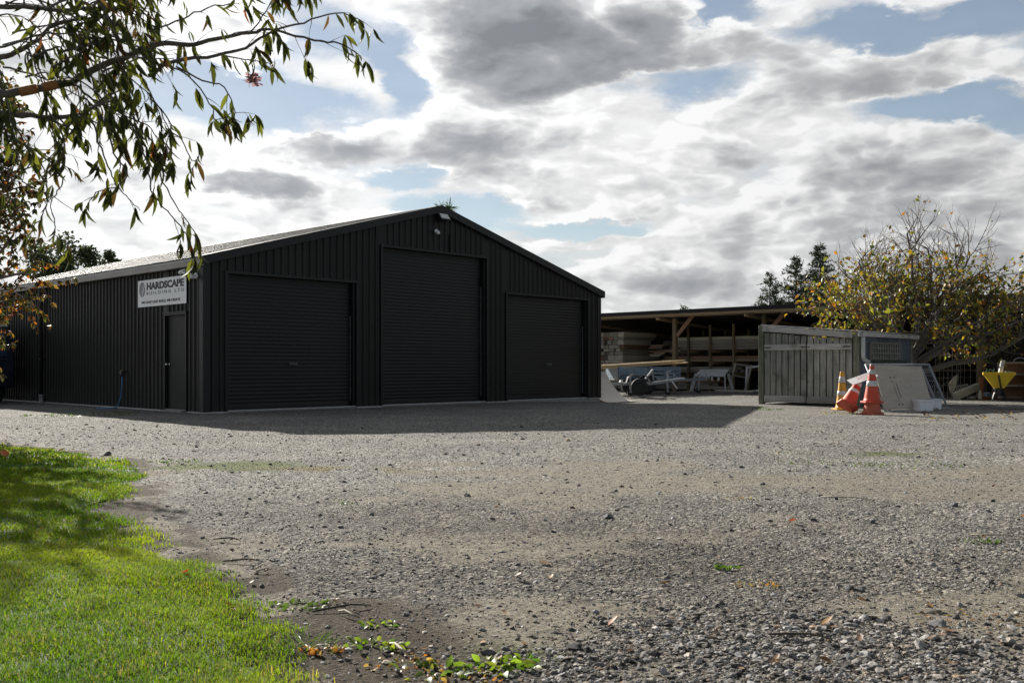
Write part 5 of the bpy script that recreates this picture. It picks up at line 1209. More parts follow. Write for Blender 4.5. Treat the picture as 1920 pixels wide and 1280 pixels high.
# ------------------------------------------------------------------ bare topped autumn tree beside the lean-to
def make_autumn_tree():
    base = at(1708, 24.3, 0); t = thing('autumn_tree', 'spreading half bare tree with yellow and brown leaves behind the lean-to', 'tree', base)
    s = Skel(21)
    spec = [dict(seg=.2, wob=.05, up=.02, tip=.8, **{'from': 2}, kids=0, ang=.7, n=10),
            dict(seg=.22, wob=.12, up=.03, tip=.35, **{'from': .18}, kids=1, ang=.85, len=2.4, r=.05, n=7),
            dict(seg=.17, wob=.13, up=.06, tip=.4, **{'from': .15}, kids=1, ang=.7, len=1.45, r=.022, n=5, leaf=1),
            dict(seg=.12, wob=.15, up=.075, tip=.45, **{'from': .1}, kids=.6, ang=.7, len=.85, r=.011, n=4, leaf=1),
            dict(seg=.09, wob=.16, up=.06, tip=.5, **{'from': .2}, kids=0, ang=.6, len=.3, r=.007, n=3, leaf=1)]
    tr = [Vector((0, 0, -.1)), Vector((-.03, 0, .35)), Vector((-.05, .02, .75)), Vector((0, 0, 1.0)), Vector((.0, 0, 1.2))]
    s.mb.tube(tr, [.16, .13, .12, .13, .10], 12)
    limbs = [((-.7, -.2, .85), 2.8, .06, 1.1), ((-.30, .35, 1), 3.1, .06, 1.15), ((.22, -.25, 1), 3.2, .065, 1.15), ((.62, .2, .75), 3.2, .06, 1.05), ((-1, .15, .42), 2.5, .05, 1.0), ((.95, -.3, .5), 3.0, .055, .95), ((.1, .8, .8), 2.6, .05, 1.1), ((-.05, -.8, .7), 2.1, .05, 1.1), ((.5, -.6, .95), 2.8, .05, 1.15), ((-.55, .5, .7), 2.6, .045, 1.1), ((.85, .5, .8), 3.3, .05, 1.0), ((-.85, -.45, .62), 2.3, .045, 1.0), ((1, -.1, .75), 3.4, .05, 1.0), ((-.95, .3, .9), 2.7, .045, 1.1), ((1, .4, .35), 3.0, .045, .95)]
    for d, L, r, z in limbs: s.grow((0, 0, z), d, L, r, 1, spec)
    # two long low limbs reaching to the right
    for pts, rad in (([(0, 0, .75), (.35, -.3, .8), (.8, -.6, .98), (1.25, -.7, 1.02), (1.75, -.72, 1.22), (2.35, -.7, 1.55), (3.0, -.65, 1.85), (3.6, -.6, 2.2)], [.085, .075, .065, .055, .045, .035, .025, .012]),
                     ([(0, 0, .8), (.45, -.15, 1.15), (.95, -.25, 1.45), (1.5, -.3, 1.62), (2.1, -.3, 1.8), (2.8, -.25, 2.1)], [.08, .07, .06, .045, .03, .012])):
        s.mb.tube(pts, rad, 8); pv = [Vector(p) for p in pts]
        for i in range(2, len(pv) - 1):
            for _ in range(2):
                a = s.rv(1); a.z = abs(a.z) + .4; s.grow(pv[i], a.normalized() + (pv[i + 1] - pv[i]).normalized() * .8, s.rr.uniform(.7, 1.4), .022, 2, spec)
    s.mb.build('trunk', bark('grey_bark', (.075, .062, .052), (.19, .168, .143)), t, True)
    P, D, S, H = [], [], [], []
    for p, d, lv, f in s.anch:
        pr = .36 if p.z < 2.2 else (.42 if p.z < 3.2 else (.22 if p.z < 3.8 else .02))
        if p.x < -1.2 and p.z < 3.0: pr *= 1.3
        if p.x > 1.9: pr *= .75
        for _ in range(2):
            if s.rr.random() < pr * .72:
                P.append(tuple(p)); v = s.rv(.6) + d * .3 + Vector((0, 0, -.55)); D.append(tuple(v)); S.append(s.rr.uniform(.07, .165)); H.append(p.z)
    n = len(P); C = palette([(3.4, (.34, .235, .02)), (2.4, (.19, .20, .025)), (1.5, (.32, .14, .02)), (2.4, (.10, .06, .025)), (3.0, (.055, .085, .018)), (2.0, (.24, .25, .03))], n)
    leaves_mesh('crown', t, vcol_mat('autumn_leaf', .5, .35, (1.3, 1.25, .9)), P, D, S, C, leaf_template(1, .52, .3, .08))
    print('autumn leaves', n, 'tubes verts', len(s.mb.v))
make_autumn_tree()

# ------------------------------------------------------------------ conifers and far trees
def conifer(px, py_top, Y, lab, wid, dens, seed, grp):
    rr = random.Random(seed); base = at(px, Y, 0); H = at(px, Y, py=py_top).z
    t = thing('conifer_tree', lab, 'tree', base, 0, grp); tr = MB(); tr.tube([(0, 0, 0), (.03, 0, H * .5), (0, 0, H)], [H * .018, H * .011, .012], 7); 
    P, D, S = [], [], []
    z = H * .22
    while z < H * .985:
        f = 1 - z / H; L0 = wid * (f ** .75) * rr.uniform(.75, 1.1) + .08; nb = 5 + int(5 * f * dens)
        for b in range(nb):
            a = rr.uniform(0, 6.283); L = L0 * rr.uniform(.5, 1.15); el = rr.uniform(-.15, .35) + .35 * (1 - f); d = Vector((math.cos(a) * math.cos(el), math.sin(a) * math.cos(el), math.sin(el)))
            pts = [Vector((0, 0, z)) + d * L * k / 4 + Vector((0, 0, -.12 * L * (k / 4) ** 2)) for k in range(5)]; tr.tube(pts, [.02 * f + .006, .015 * f + .005, .01, .007, .003], 3, False)
            m = int(7 + L * 20 * dens)
            for k in range(m):
                q = rr.uniform(.15, 1); i = min(int(q * 4), 3); p = pts[i].lerp(pts[i + 1], q * 4 - i); P.append(tuple(p + Vector((rr.gauss(0, .05), rr.gauss(0, .05), rr.gauss(0, .05)))))
                v = d * .7 + Vector((rr.gauss(0, .6), rr.gauss(0, .6), rr.gauss(0, .35) + .1)); D.append(tuple(v)); S.append(rr.uniform(.10, .26))
        z += H * .026 * rr.uniform(.7, 1.3)
    tr.build('trunk', bark('dark_bark', (.05, .04, .03), (.10, .08, .06)) if 'dark_bark' not in bpy.data.materials else bpy.data.materials['dark_bark'], t, False)
    C = palette([(3, (.028, .045, .020)), (2, (.045, .065, .028)), (.6, (.075, .07, .03))], len(P))
    m = bpy.data.materials.get('needle') or vcol_mat('needle', .6, .2)
    leaves_mesh('crown', t, m, P, D, S, C, short_template(.30))
conifer(1443, 513, 58, 'small slender conifer beyond the pole shed roof, leftmost of three', 2.3, 1.15, 31, 'conifers beyond the pole shed')
conifer(1492, 482, 58, 'thin topped conifer beyond the pole shed roof, between two others', 3.1, 1.5, 33, 'conifers beyond the pole shed')
conifer(1538, 458, 58, 'tallest and bushiest conifer beyond the pole shed roof', 2.9, 2.1, 35, 'conifers beyond the pole shed')
def broad(px, py_top, Y, lab, wid, seed, cols, n, size, grp=None, zlo=.25, name='broadleaf_tree', clump=14, top=.5):
    """distant tree: trunk with limbs, crown of leaf clumps with gaps"""
    rr = random.Random(seed); base = at(px, Y, 0); H = at(px, Y, py=py_top).z
    t = thing(name, lab, 'tree', base, 0, grp); s = MB(); s.tube([(0, 0, 0), (.1, 0, H * .4), (-.05, 0, H * .8)], [.02 * H, .013 * H, .004 * H], 7)
    P, D, S = [], [], []
    for c in range(clump):
        z = H * (zlo + (1 - zlo) * rr.random() ** .8 * .93); f = (z / H - zlo) / (1 - zlo); wr = wid * (1 - f ** 2.2 * (1 - top * .4)) * rr.uniform(.15, 1.0); a = rr.uniform(0, 6.283)
        cpt = Vector((math.cos(a) * wr, math.sin(a) * wr, z)); s.tube([Vector((0, 0, max(z - wr * .9 - .3, H * .2))), cpt * .55 + Vector((0, 0, z * .43)), cpt], [.006 * H, .004 * H, .002 * H], 4, False)
        cr = wid * rr.uniform(.22, .42)
        for k in range(n // clump):
            v = Vector((rr.gauss(0, 1), rr.gauss(0, 1), rr.gauss(0, 1))); v = v.normalized() * rr.random() ** .45 * cr; v.z *= 1.15; q = cpt + v
            if q.z > H: continue
            P.append(tuple(q)); D.append((rr.gauss(0, 1), rr.gauss(0, 1), rr.gauss(-.1, 1))); S.append(size * rr.uniform(.6, 1.4))
    s.build('trunk', bpy.data.materials['dark_bark'], t)
    m = bpy.data.materials.get('far_leaf') or vcol_mat('far_leaf', .6, .3)
    leaves_mesh('crown', t, m, P, D, S, palette(cols, len(P)), short_template(.62))
GRN = [(3, (.045, .07, .028)), (2, (.065, .09, .035)), (1, (.10, .10, .04))]
for px, py, lab, w, sd in ((88, 452, 'dark leafy tree beyond the long shed roof, nearest the orange leaved tree', 2.2, 41), (125, 428, 'taller thin topped tree beyond the left end of the shed roof', 1.5, 42), (165, 462, 'bushy tree beyond the shed roof between its taller and lower neighbours', 1.5, 43), (205, 462, 'rightmost round crowned tree beyond the left end of the shed roof', .9, 44)):
    broad(px, py, 48, lab, w, sd, GRN, 3400, .17, 'trees beyond the shed roof', zlo=.35)
for px, py, lab, sd in ((242, 484, 'small twiggy treetop just showing over the shed roof, the left of two', 45), (262, 486, 'small twiggy treetop just showing over the shed roof, the right of two', 46)):
    broad(px, py, 48, lab, .35, sd, GRN, 240, .12, 'treetops over the shed roof', zlo=.6, clump=6)
for px, py, lab, sd in ((1282, 571, 'leafy treetop just showing above the pole shed roof', 47), (1308, 573, 'tiny twig top above the pole shed roof beside the leafy treetop', 48)):
    broad(px, py, 50, lab, .6 if sd == 47 else .2, sd, GRN, 420 if sd == 47 else 90, .13, None, zlo=.6, clump=9 if sd == 47 else 4)
def peak_tree():
    Y = 46; base = at(835, Y, 0); H = at(837, Y, py=366).z; t = thing('strap_leaf_tree', 'strap leaved treetop showing behind the gable peak of the black shed', 'tree', base)
    rr = random.Random(50); tr = MB(); tr.tube([(0, 0, 0), (.05, 0, H * .6), (0, 0, H - .7)], [.16, .1, .06], 7); P, D, S = [], [], []
    for hx, hz in ((-.18, -.75), (.2, -.6), (.0, -1.1), (-.3, -1.3), (.3, -1.4)):
        tr.tube([(0, 0, H - 1.8), (hx, 0, H + hz)], [.05, .03], 5)
        for i in range(60):
            v = Vector((rr.gauss(0, 1), rr.gauss(0, 1), rr.gauss(.5, .7))).normalized(); P.append((hx, 0, H + hz)); D.append(tuple(v)); S.append(rr.uniform(.3, .6))
    tr.build('trunk', bpy.data.materials['dark_bark'], t)
    leaves_mesh('crown', t, bpy.data.materials['far_leaf'], P, D, S, palette([(2, (.06, .10, .03)), (1, (.11, .16, .05))], len(P)), leaf_template(1, .10, .5, .02))
peak_tree()

# ------------------------------------------------------------------ orange and green leaved tree at the left edge
def make_left_tree():
    base = Vector((-7.5, 12.2, 0)); t = thing('cherry_tree', 'dense tree with orange and green autumn leaves at the left edge', 'tree', base); t.scale = (1.17, 1.17, 1.2)
    s = Skel(61)
    spec = [dict(), dict(seg=.2, wob=.10, up=.03, tip=.35, **{'from': .2}, kids=1, ang=.75, len=1.8, r=.04, n=6),
            dict(seg=.14, wob=.13, up=.0, tip=.4, **{'from': .1}, kids=1, ang=.7, len=.62, r=.014, n=4, leaf=1),
            dict(seg=.08, wob=.14, up=-.03, tip=.5, **{'from': .2}, kids=0, ang=.6, len=.38, r=.006, n=3, leaf=1)]
    s.mb.tube([(0, 0, -.1), (.03, 0, .5), (0, .02, 1.1)], [.11, .09, .085], 10)
    for i in range(46):
        a = i * 2.4; e = .16 + 1.25 * (i / 46); d = Vector((math.cos(a) * math.cos(e), math.sin(a) * math.cos(e), math.sin(e))); s.grow((0, 0, .95 + 1.2 * i / 46), d, (.9 + 1.25 * (i / 46)) * (1.25 if d.x < 0 else .95), .035, 1, spec)
    # two thin sprays reaching out to the right
    for pts in ([(.3, -.2, 1.25), (.7, -.3, 1.3), (1.1, -.3, 1.42), (1.42, -.3, 1.46)], [(.3, -.3, 1.05), (.7, -.4, 1.1), (1.0, -.42, 1.2), (1.2, -.4, 1.27)]):
        pv = [Vector(p) for p in pts]; s.mb.tube(pv, [.012, .009, .006, .003], 5)
        for i in range(3):
            for k in range(5): s.anch.append((pv[i].lerp(pv[i + 1], k / 5), (pv[i + 1] - pv[i]).normalized(), 3, .6))
    s.mb.build('trunk', bark('cherry_bark', (.12, .09, .075), (.26, .22, .19)), t, True)
    P, D, S, C = [], [], [], []; rr = s.rr
    for p, d, lv, f in s.anch:
        for _ in range(6):
            if rr.random() < .85:
                P.append(tuple(p)); D.append(tuple(s.rv(.5) + d * .4 + Vector((0, 0, -.6)))); S.append(rr.uniform(.045, .09))
                lo = 1 - min(max((p.z - 1.0) / 1.8, 0), 1); x = rr.random()
                if x < .03 + .13 * lo: c = (.38, .13, .015)
                elif x < .16 + .30 * lo: c = (.22, .14, .03)
                elif x < .68: c = (.06, .08, .018)
                elif x < .80: c = (.11, .045, .025)
                else: c = (.05, .045, .025)
                k = rr.uniform(.7, 1.3); C.append(tuple(q * k for q in c))
    leaves_mesh('crown', t, vcol_mat('cherry_leaf', .5, .36, (1.35, 1.25, .9)), P, D, S, C, leaf_template(1, .46, .3, .08)); print('left leaves', len(P))
make_left_tree()

# ------------------------------------------------------------------ overhanging tree in the foreground
def make_overhang():
    base = Vector((-3.3, 2.2, 0)); t = thing('overhanging_tree', 'tree whose drooping leafy branches overhang the upper left foreground', 'tree', base); rr = random.Random(77)
    mb = MB(); P, D, S, C = [], [], [], []
    W3 = lambda px, py, Y: at(px, Y, py=py) - base
    mb.tube([(0, 0, -.1), (.05, .05, .7), (.0, .1, 1.3), (.1, .15, 1.9), (.2, .2, 2.6)], [.17, .14, .13, .11, .07], 12)
    def spl(pts, n=4):
        out = []
        for i in range(len(pts) - 1):
            p0, p1, p2, p3 = pts[max(i - 1, 0)], pts[i], pts[i + 1], pts[min(i + 2, len(pts) - 1)]
            for k in range(n):
                u = k / n; out.append(.5 * ((2 * p1) + (p2 - p0) * u + (2 * p0 - 5 * p1 + 4 * p2 - p3) * u * u + (3 * p1 - p0 - 3 * p2 + p3) * u ** 3))
        out.append(pts[-1]); return out
    def leaf(p, d, big=1.0):
        P.append(tuple(p)); v = Vector((rr.gauss(0, .36), rr.gauss(0, .36), -1)) + d * rr.uniform(.2, 1.1); D.append(tuple(v)); S.append(big * rr.uniform(.038, .082))
        x = rr.random()
        c = (.050, .062, .018) if x < .45 else (.034, .043, .016) if x < .74 else (.095, .11, .022) if x < .90 else (.08, .05, .025) if x < .988 else (.17, .06, .02)
        k = rr.uniform(.75, 1.25); C.append(tuple(q * k for q in c))
    def twig(p, d, L, r, leafy=1.0, droop=.10, sub=True):
        n = max(4, int(L / .035)); pts = [Vector(p)]; d = Vector(d).normalized()
        for i in range(n):
            d = (d + Vector((rr.gauss(0, .13), rr.gauss(0, .10), rr.gauss(0, .11) - droop))).normalized(); pts.append(pts[-1] + d * L / n)
            if sub and rr.random() < .20 and i < n - 2: twig(pts[-1], (d + Vector((rr.gauss(0, .6), rr.gauss(0, .6), rr.gauss(0, .5)))).normalized(), L * rr.uniform(.25, .5), r * .6, leafy, droop, False)
            if i > n * .35 and rr.random() < .5 * leafy: leaf(pts[-1], d)
        for _ in range(rr.randint(2, 4)):
            if rr.random() < leafy: leaf(pts[-1], d)
        mb.tube(pts, [r + (r * .35 - r) * i / n for i in range(n + 1)], 4, False)
    def bough(px, Y0, Y1, r0, r1, every=.055, leafy=1.0, tl=.22, from_=0.0, tipcluster=True, n=7):
        k = len(px); pts = spl([W3(x, y, Y0 + (Y1 - Y0) * i / (k - 1) + rr.uniform(-.03, .03)) for i, (x, y) in enumerate(px)]); m = len(pts)
        pts = [p + Vector((rr.gauss(0, .0016), rr.gauss(0, .003), rr.gauss(0, .0016))) if 0 < i < m - 1 else p for i, p in enumerate(pts)]
        mb.tube(pts, [r0 + (r1 - r0) * i / (m - 1) for i in range(m)], n, True)
        acc = 0
        for i in range(1, m):
            f = i / m; acc += (pts[i] - pts[i - 1]).length; d = (pts[i] - pts[i - 1]).normalized()
            while acc > every:
                acc -= every
                if f < from_: continue
                v = d * rr.uniform(.2, .9) + Vector((rr.gauss(0, .35), rr.gauss(0, .5), rr.gauss(.0, .55)))
                twig(pts[i], v, tl * rr.uniform(.4, 1.25) * (1 - .35 * f), max(r1 * .8, .0013), leafy)
        if tipcluster:
            d = (pts[-1] - pts[-4]).normalized(); L = 0; i = m - 1
            while i > 0 and L < .14:
                if rr.random() < .8: leaf(pts[i], d, 1.0)
                L += (pts[i] - pts[i - 1]).length; i -= 1
            for _ in range(2): leaf(pts[-1], d)
        return pts
    def to_trunk(px, py, Y, r):      # joins a bough at the left edge to the trunk
        a = W3(px, py, Y); h = max(.9, a.z - .35); mb.tube(spl([Vector((.05, .08, h)), Vector((.3, .12, h + .12)), a.lerp(Vector((.05, .08, h)), .4) + Vector((0, 0, .06)), a], 4), [r * 1.5] * 1 + [r * 1.4 - r * .4 * i / 12 for i in range(12)], 8)
    # main limbs
    bough([(-40, 182), (0, 176), (61, 167), (134, 152), (195, 122), (252, 100), (305, 81), (350, 83), (406, 73), (467, 61), (512, 57), (589, 75), (638, 83), (672, 102)], 2.75, 3.15, .0135, .0016, .075, 1.0, .20, .12); to_trunk(-40, 182, 2.75, .0135)
    bough([(280, 142), (325, 116), (406, 104), (459, 89), (512, 59), (569, 43), (630, 24), (672, 36)], 2.95, 3.15, .0065, .0015, .08, 1.0, .16, .15)
    bough([(-40, 208), (0, 211), (40, 215), (81, 219), (138, 217), (180, 200), (205, 190)], 2.7, 2.85, .011, .004, .05, 1.0, .22); to_trunk(-40, 208, 2.7, .011)
    bough([(-40, 20), (0, 12), (60, 14), (100, 18), (150, 17), (190, 14), (225, -8)], 2.75, 2.9, .008, .004, .06, 1.0, .24); to_trunk(-40, 20, 2.75, .008)
    bough([(185, -30), (198, 20), (215, 60), (228, 95), (246, 104)], 2.85, 2.85, .008, .006, .05, .9, .22, 0, False)
    bough([(-40, 120), (0, 108), (40, 95), (75, 70), (100, 48), (150, 36), (190, 30), (240, 2)], 2.8, 2.95, .009, .003, .05, 1.0, .24); to_trunk(-40, 120, 2.8, .009)
    bough([(75, 72), (80, 100), (60, 108)], 2.8, 2.75, .006, .004, .06, 1.0, .2)
    bough([(134, 152), (165, 180), (190, 195), (230, 215), (275, 235), (300, 265)], 2.85, 2.95, .004, .0015, .06, 1.0, .18)
    bough([(0, 244), (53, 276), (102, 300), (140, 322)], 2.7, 2.85, .0032, .0012, .09, .6, .14); to_trunk(-40, 225, 2.7, .004)
    bough([(-10, 236), (0, 244)], 2.7, 2.7, .0034, .0032, 1, 0, .1, 0, False)
    # hanging shoots
    bough([(244, 228), (268, 284), (280, 325), (284, 358), (312, 396), (338, 425), (357, 458), (366, 488)], 2.85, 2.9, .003, .0014, .12, .8, .09, .55)
    bough([(230, 215), (262, 245), (285, 265), (300, 325), (325, 378), (340, 400), (364, 436), (374, 470)], 2.9, 2.95, .003, .0014, .11, .85, .09, .6)
    bough([(200, 235), (215, 290), (240, 330), (215, 350), (180, 362), (160, 390)], 2.85, 2.85, .003, .0013, .10, .9, .11, .3)
    bough([(170, 225), (190, 280), (205, 320), (222, 352), (240, 372), (262, 394)], 2.85, 2.85, .003, .0012, .08, .9, .12, .3, False)
    bough([(20, 320), (41, 337), (60, 352), (95, 366), (138, 394)], 2.6, 2.65, .0022, .001, 1, 0, .1, 0, False); bough([(-40, 300), (-10, 306), (20, 320)], 2.6, 2.6, .003, .0022, 1, 0, .1, 0, False)
    bough([(53, 276), (77, 305), (89, 366), (80, 405), (66, 425), (48, 446)], 2.75, 2.7, .0022, .0012, .5, 1, .06, .8)
    bough([(122, 330), (110, 358), (96, 378), (101, 420), (104, 440), (122, 455), (128, 470)], 2.75, 2.75, .002, .0011, .5, 1, .06, .85)
    bough([(310, 240), (340, 262), (360, 300), (372, 296), (352, 330)], 2.95, 3.0, .0022, .0011, .10, .9, .08, .4)
    bough([(330, 125), (380, 150), (420, 165), (440, 210), (420, 230)], 2.95, 3.0, .003, .0012, .08, .9, .11, .25)
    bough([(300, 120), (350, 140), (395, 195), (405, 225), (434, 212)], 2.95, 3.0, .0028, .0011, .08, .85, .10, .25)
    bough([(420, 104), (460, 112), (490, 116), (512, 125)], 3.0, 3.05, .0025, .0012, .10, .85, .07, .3)
    bough([(280, 60), (330, 40), (375, 20), (430, 5), (470, -15)], 2.9, 3.0, .003, .0015, .08, .85, .14, .1)
    bough([(470, 60), (500, 20), (520, -20)], 3.05, 3.1, .0025, .0015, .08, .8, .10, .2)
    bough([(560, 44), (540, 10), (545, -20)], 3.1, 3.1, .002, .0014, .07, 1, .09)
    # the crowded upper-left corner
    for i in range(34):
        x, y = rr.uniform(-40, 205), rr.uniform(-30, 150); x2, y2 = x + rr.uniform(40, 170), y + rr.uniform(-40, 120); Y = rr.uniform(2.6, 3.3)
        bough([(x, y), ((x + x2) / 2 + rr.uniform(-20, 20), (y + y2) / 2 - 12), (x2, y2)], Y, Y + rr.uniform(-.05, .15), .004, .0014, .06, .55, .20, .1)
    for i in range(16):
        x, y = rr.uniform(-30, 290), rr.uniform(110, 200); Y = rr.uniform(2.6, 3.0)
        bough([(x, y), (x + rr.uniform(5, 40), y + rr.uniform(35, 60)), (x + rr.uniform(10, 60), y + rr.uniform(80, 120))], Y, Y, .0025, .0012, .07, 1.0, .12, .2)
    mb.build('trunk', bark('slender_bark', (.07, .058, .05), (.15, .13, .115)), t, True)
    leaves_mesh('crown', t, vcol_mat('drooping_leaf', .6, .38, (1.5, 1.4, .6), .25), P, D, S, C, leaf_template(1, .205, .34, .05)); print('overhang leaves', len(P))
    # peeled orange bark patch and the pink blossom cluster
    pt = MB(); pt.tube([W3(36, 173, 2.74), W3(56, 169, 2.75), W3(70, 166, 2.755)], [.0138, .0142, .0136], 10); pt.tube([W3(80, 165, 2.765), W3(98, 160, 2.775), W3(108, 158, 2.78)], [.0136, .014, .0132], 10)
    pt.build('peeled_bark', surf('orange_inner_bark', (.24, .095, .035), (.36, .15, .055), 30, .8), t, True)
    bl = W3(474, 148, 3.03); PP = [tuple(bl + Vector((rr.gauss(0, .011), rr.gauss(0, .011), rr.gauss(0, .007)))) for _ in range(60)]; DD = [(rr.gauss(0, 1), rr.gauss(0, 1), rr.gauss(0, 1)) for _ in PP]
    leaves_mesh('blossom', t, vcol_mat('pink_petal', .6, .4), PP, DD, [rr.uniform(.012, .022) for _ in PP], [(.40, .24, .26)] * 40 + [(.18, .07, .07)] * 20, short_template(.7))
make_overhang()

# ------------------------------------------------------------------ weeds, fallen leaves, sticks
def make_litter():
    rr = random.Random(90)
    m = vcol_mat('weed_leaf', .5, .4, (1.5, 1.6, 1.0)); k = 0
    def weed(px, py, w, n, s0, s1, lab, cols, flat=.25, tm=None):
        x, y = gpt(px, py); t = Vector((x, y, z0(x, y))); P, D, S = [], [], []
        for i in range(n):
            a = rr.uniform(0, 6.283); r = w * rr.random() ** .6; P.append((math.cos(a) * r, math.sin(a) * r * .7, rr.uniform(0, .01))); D.append((math.cos(a) + rr.gauss(0, .4), math.sin(a) + rr.gauss(0, .4), abs(rr.gauss(flat, .3)))); S.append(rr.uniform(s0, s1))
        o = leaves_mesh('weed', None, m, P, D, S, palette(cols, n, .2), tm or leaf_template(1, .55, .3, .1)); o.location = t; tag(o, lab, 'weed', 'weeds in the gravel')
        if n >= 60: o.name = 'weed_patch'; o['kind'] = 'stuff'
    YG = [(2, (.14, .20, .025)), (1, (.2, .22, .03)), (1, (.07, .13, .02))]; DG = [(2, (.06, .10, .02)), (1, (.10, .14, .03))]; OR = [(2, (.26, .16, .05)), (1, (.2, .2, .05)), (1, (.28, .11, .03))]
    weed(935, 1240, .11, 30, .035, .06, 'bright yellow green broad leaved weed, rightmost at the bottom of the gravel', YG); weed(975, 1228, .04, 10, .02, .04, 'tiny bright weed just right of the broad leaved weed', YG)
    weed(815, 1256, .11, 26, .03, .055, 'deep green weed tuft at the bottom between lawn and broad leaved weed', DG); weed(700, 1205, .10, 44, .02, .035, 'low yellow and green weed mat right of the lawn edge', YG)
    weed(575, 1205, .09, 70, .03, .06, 'grassy tuft just beyond the lawn corner at the bottom', DG, .9, leaf_template(1, .08, .4, .02)); weed(605, 1215, .07, 40, .02, .03, 'yellow moss cushion beside the grassy tuft', OR)
    weed(712, 1170, .06, 24, .018, .03, 'small weed cluster above the low weed mat', YG); weed(760, 1240, .12, 60, .012, .022, 'orange brown moss patch left of the bottom weeds', OR); weed(850, 1270, .14, 60, .012, .025, 'rusty moss patch at the very bottom of the gravel', OR)
    weed(1367, 1066, .05, 26, .02, .035, 'lone green weed in the middle of the right gravel', DG); weed(1418, 1100, .09, 40, .012, .02, 'flat olive moss patch near the lone green weed', OR)
    weed(1840, 1165, .22, 110, .015, .035, 'brown dry grass patch at the right of the gravel', OR, .3, leaf_template(1, .12, .3, .02)); weed(1840, 1015, .10, 36, .015, .03, 'small green tuft at the far right of the gravel', DG)
    weed(1390, 940, .12, 30, .012, .02, 'thin moss streak in the tan dirt right of centre', OR); weed(650, 945, .06, 22, .015, .025, 'small moss tuft in the left gravel', DG); weed(560, 1135, .13, 70, .015, .03, 'dark mossy clump beside the lawn edge', DG)
    weed(1395, 765, .5, 160, .02, .045, 'patch of low green weeds left of the wooden lean-to', DG); weed(1440, 768, .35, 90, .02, .05, 'weeds growing at the left foot of the lean-to', DG); weed(330, 865, .25, 120, .012, .03, 'thin green weed patch beyond the lawn tip', DG)
    weed(1700, 872, .5, 160, .012, .03, 'scattered flat weeds in the gravel at right', DG); weed(1510, 866, .4, 90, .012, .025, 'sparse weeds in the gravel before the lean-to', DG)
    weed(1585, 775, .5, 150, .015, .04, 'straggling weeds around the feet of the cones', OR + DG); weed(150, 778, 1.1, 220, .02, .05, 'green weed strip along the foot of the black side wall', DG)
    # fallen leaves: single curled leaves
    lm = vcol_mat('fallen_leaf', .6, .25)
    tv, tf = leaf_template(1, .5, -.25, .12)
    def fallen(px, py, s, c, lab, grp=None):
        x, y = gpt(px, py); lift = .03 if lawn_d(np.array([x]), np.array([y]))[0] > 0 else .012
        a = rr.uniform(0, 6.283); Mx = (Matrix.Rotation(a, 3, 'Z') @ Matrix.Rotation(rr.uniform(-.3, .3), 3, 'X') @ Matrix.Rotation(rr.uniform(-.4, .4), 3, 'Y'))
        V = np.array([tuple(Mx @ Vector(v)) for v in tv * s]); o = mesh_np('fallen_leaf', V, tf, lm, None, np.tile(np.array(c), (len(V), 1)), True); o.location = (x, y, z0(x, y) + lift); tag(o, lab, 'leaf', grp)
    ORL, BRL, PK, YL = (.50, .12, .02), (.16, .08, .035), (.42, .25, .17), (.42, .25, .04)
    fallen(343, 1091, .05, (.5, .08, .02), 'bright red orange leaf on the lawn near its edge'); fallen(10, 1128, .07, ORL, 'orange leaf on the lawn at the left picture edge')
    fallen(10, 863, .16, ORL, 'large orange leaf at the top left of the lawn'); fallen(108, 850, .10, YL, 'yellow orange leaf at the far lawn edge'); fallen(85, 866, .09, ORL, 'orange leaf beside the yellow one on the far lawn'); fallen(100, 868, .08, YL, 'small yellow leaf lying on the far part of the lawn')
    for i in range(10): fallen(rr.uniform(20, 480), rr.uniform(1080, 1270), rr.uniform(.03, .05), BRL, 'small brown fallen leaf in the lawn grass', 'brown leaves in the lawn')
    fallen(1010, 1056, .07, PK, 'curled pale pink leaf on the gravel in the middle'); fallen(965, 1083, .06, BRL, 'brown leaf below the curled pale pink leaf'); fallen(905, 1137, .045, PK, 'flat pale leaf on the gravel left of centre'); fallen(1140, 1172, .06, (.36, .16, .10), 'pinkish brown leaf among the bottom pebbles')
    fallen(1480, 985, .06, (.45, .1, .03), 'red brown leaf on the dark gravel right of centre'); fallen(1915, 970, .07, ORL, 'orange leaf at the right picture edge'); fallen(1540, 1183, .06, (.3, .15, .05), 'tan brown leaf on the right gravel'); fallen(1790, 1197, .06, PK, 'pale curled leaf among pebbles at lower right')
    for i in range(46):
        fallen(rr.uniform(430, 1900), rr.uniform(860, 1260), rr.uniform(.025, .05), BRL if rr.random() < .75 else (.3, .17, .08), 'small brown fallen leaf scattered on the gravel', 'brown leaves on the gravel')
    for i in range(60):
        fallen(rr.uniform(1725, 1925), rr.uniform(771, 790), rr.uniform(.06, .11), rr.choice([BRL, (.08, .045, .02), (.12, .06, .025), YL]), 'brown fallen leaf in the litter below the half bare tree', 'leaf litter below the half bare tree')
    # sticks
    sm = bpy.data.materials['grey_bark']; dk = bpy.data.materials['dark_bark']; sd = wood('pale_stick', (.30, .25, .18), (.42, .36, .28))
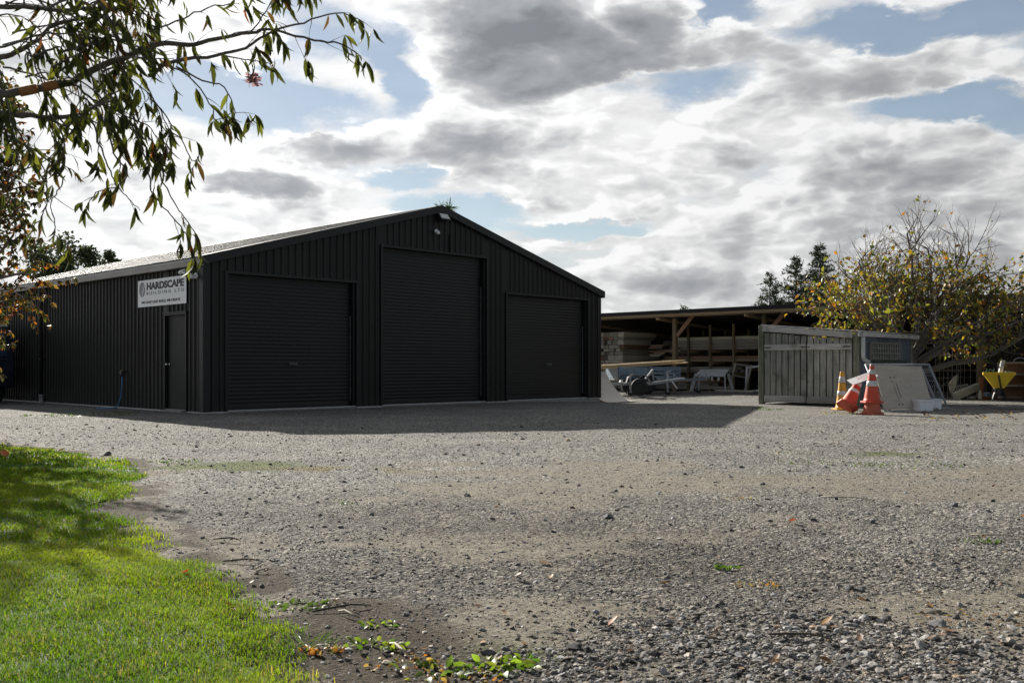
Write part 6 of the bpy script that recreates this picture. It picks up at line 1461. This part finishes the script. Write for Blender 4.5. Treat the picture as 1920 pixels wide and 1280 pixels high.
    for px, py, L, a, mm, lab in ((488, 1072, .10, 1.3, sd, 'short pale stick standing out near the lawn edge'), (495, 1078, .07, .5, sd, 'thin curved pale twig beside the short pale stick'), (640, 1142, .22, .5, dk, 'dark forked stick on the soil right of the lawn'), (652, 1155, .13, 2.4, sd, 'pale bent twig below the dark forked stick'), (425, 1018, .14, -.1, dk, 'dark thin stick lying across the left gravel'), (745, 1215, .13, 2.2, sd, 'pale stick among the bottom weeds'),
                                 (455, 1060, .18, .05, dk, 'dark twig near the short pale stick'), (1500, 1200, .2, -.25, dk, 'thin dark twig among the lower right pebbles'), (1590, 940, .35, -.5, sd, 'pale twig on the tan dirt at right'), (1870, 1005, .25, -.3, sd, 'pale straw at the far right of the gravel')):
        x, y = gpt(px, py); d = Vector((math.cos(a), math.sin(a), 0)); c = Vector((x, y, z0(x, y) + .012)); nrm = Vector((-d.y, d.x, 0)); b = MB()
        b.tube([c - d * L / 2, c - d * L * .2 + nrm * L * .02 + Vector((0, 0, .004)), c + d * L * .15 - nrm * L * .015 + Vector((0, 0, .01)), c + d * L / 2 - nrm * L * .06], [.004, .005, .004, .002], 6); o = b.build('stick', mm, None, True); tag(o, lab, 'stick')
    # single larger rocks
    st = bark('dark_rock', (.05, .05, .05), (.13, .13, .13))
    tv, tf = ico(2)
    for px, py, s, lab in ((1140, 972, .075, 'dark rock, largest of the small heap in the middle of the yard'), (1790, 947, .07, 'square dark rock on the tan dirt at right'), (1636, 980, .05, 'dark rock on the right gravel below the tan dirt'), (1525, 980, .045, 'dark rock left of its larger neighbour on the right gravel'), (760, 1150, .035, 'smooth dark stone near the bottom weeds'), (1128, 1163, .03, 'dark stone beside the pinkish brown leaf'), (1592, 1103, .045, 'dark rock in the lower right gravel'), (1612, 1106, .04, 'angular rock touching its neighbour in the lower right gravel'), (490, 1100, .035, 'round dark stone by the lawn edge'), (638, 990, .045, 'grey rock in the left gravel'), (1487, 1160, .04, 'dark rock among the coarse pebbles at lower right'), (200, 852, .12, 'dark clod at the far edge of the lawn')):
        x, y = gpt(px, py); V = tv * (1 + (rng.random((len(tv), 1)) - .5) * .35)
        for _ in range(4):
            nn = rng.normal(size=3); nn /= np.linalg.norm(nn); ov = np.maximum(V @ nn - .6, 0); V = V - ov[:, None] * nn
        s = s * .5; V = V * s * np.array([1, .8, .6]); o = mesh_np('rock', V, tf, st, None, None, False); o.location = (x, y, z0(x, y) + s * .22); o.rotation_euler = (0, 0, rr.uniform(0, 6)); tag(o, lab, 'rock')
make_litter()
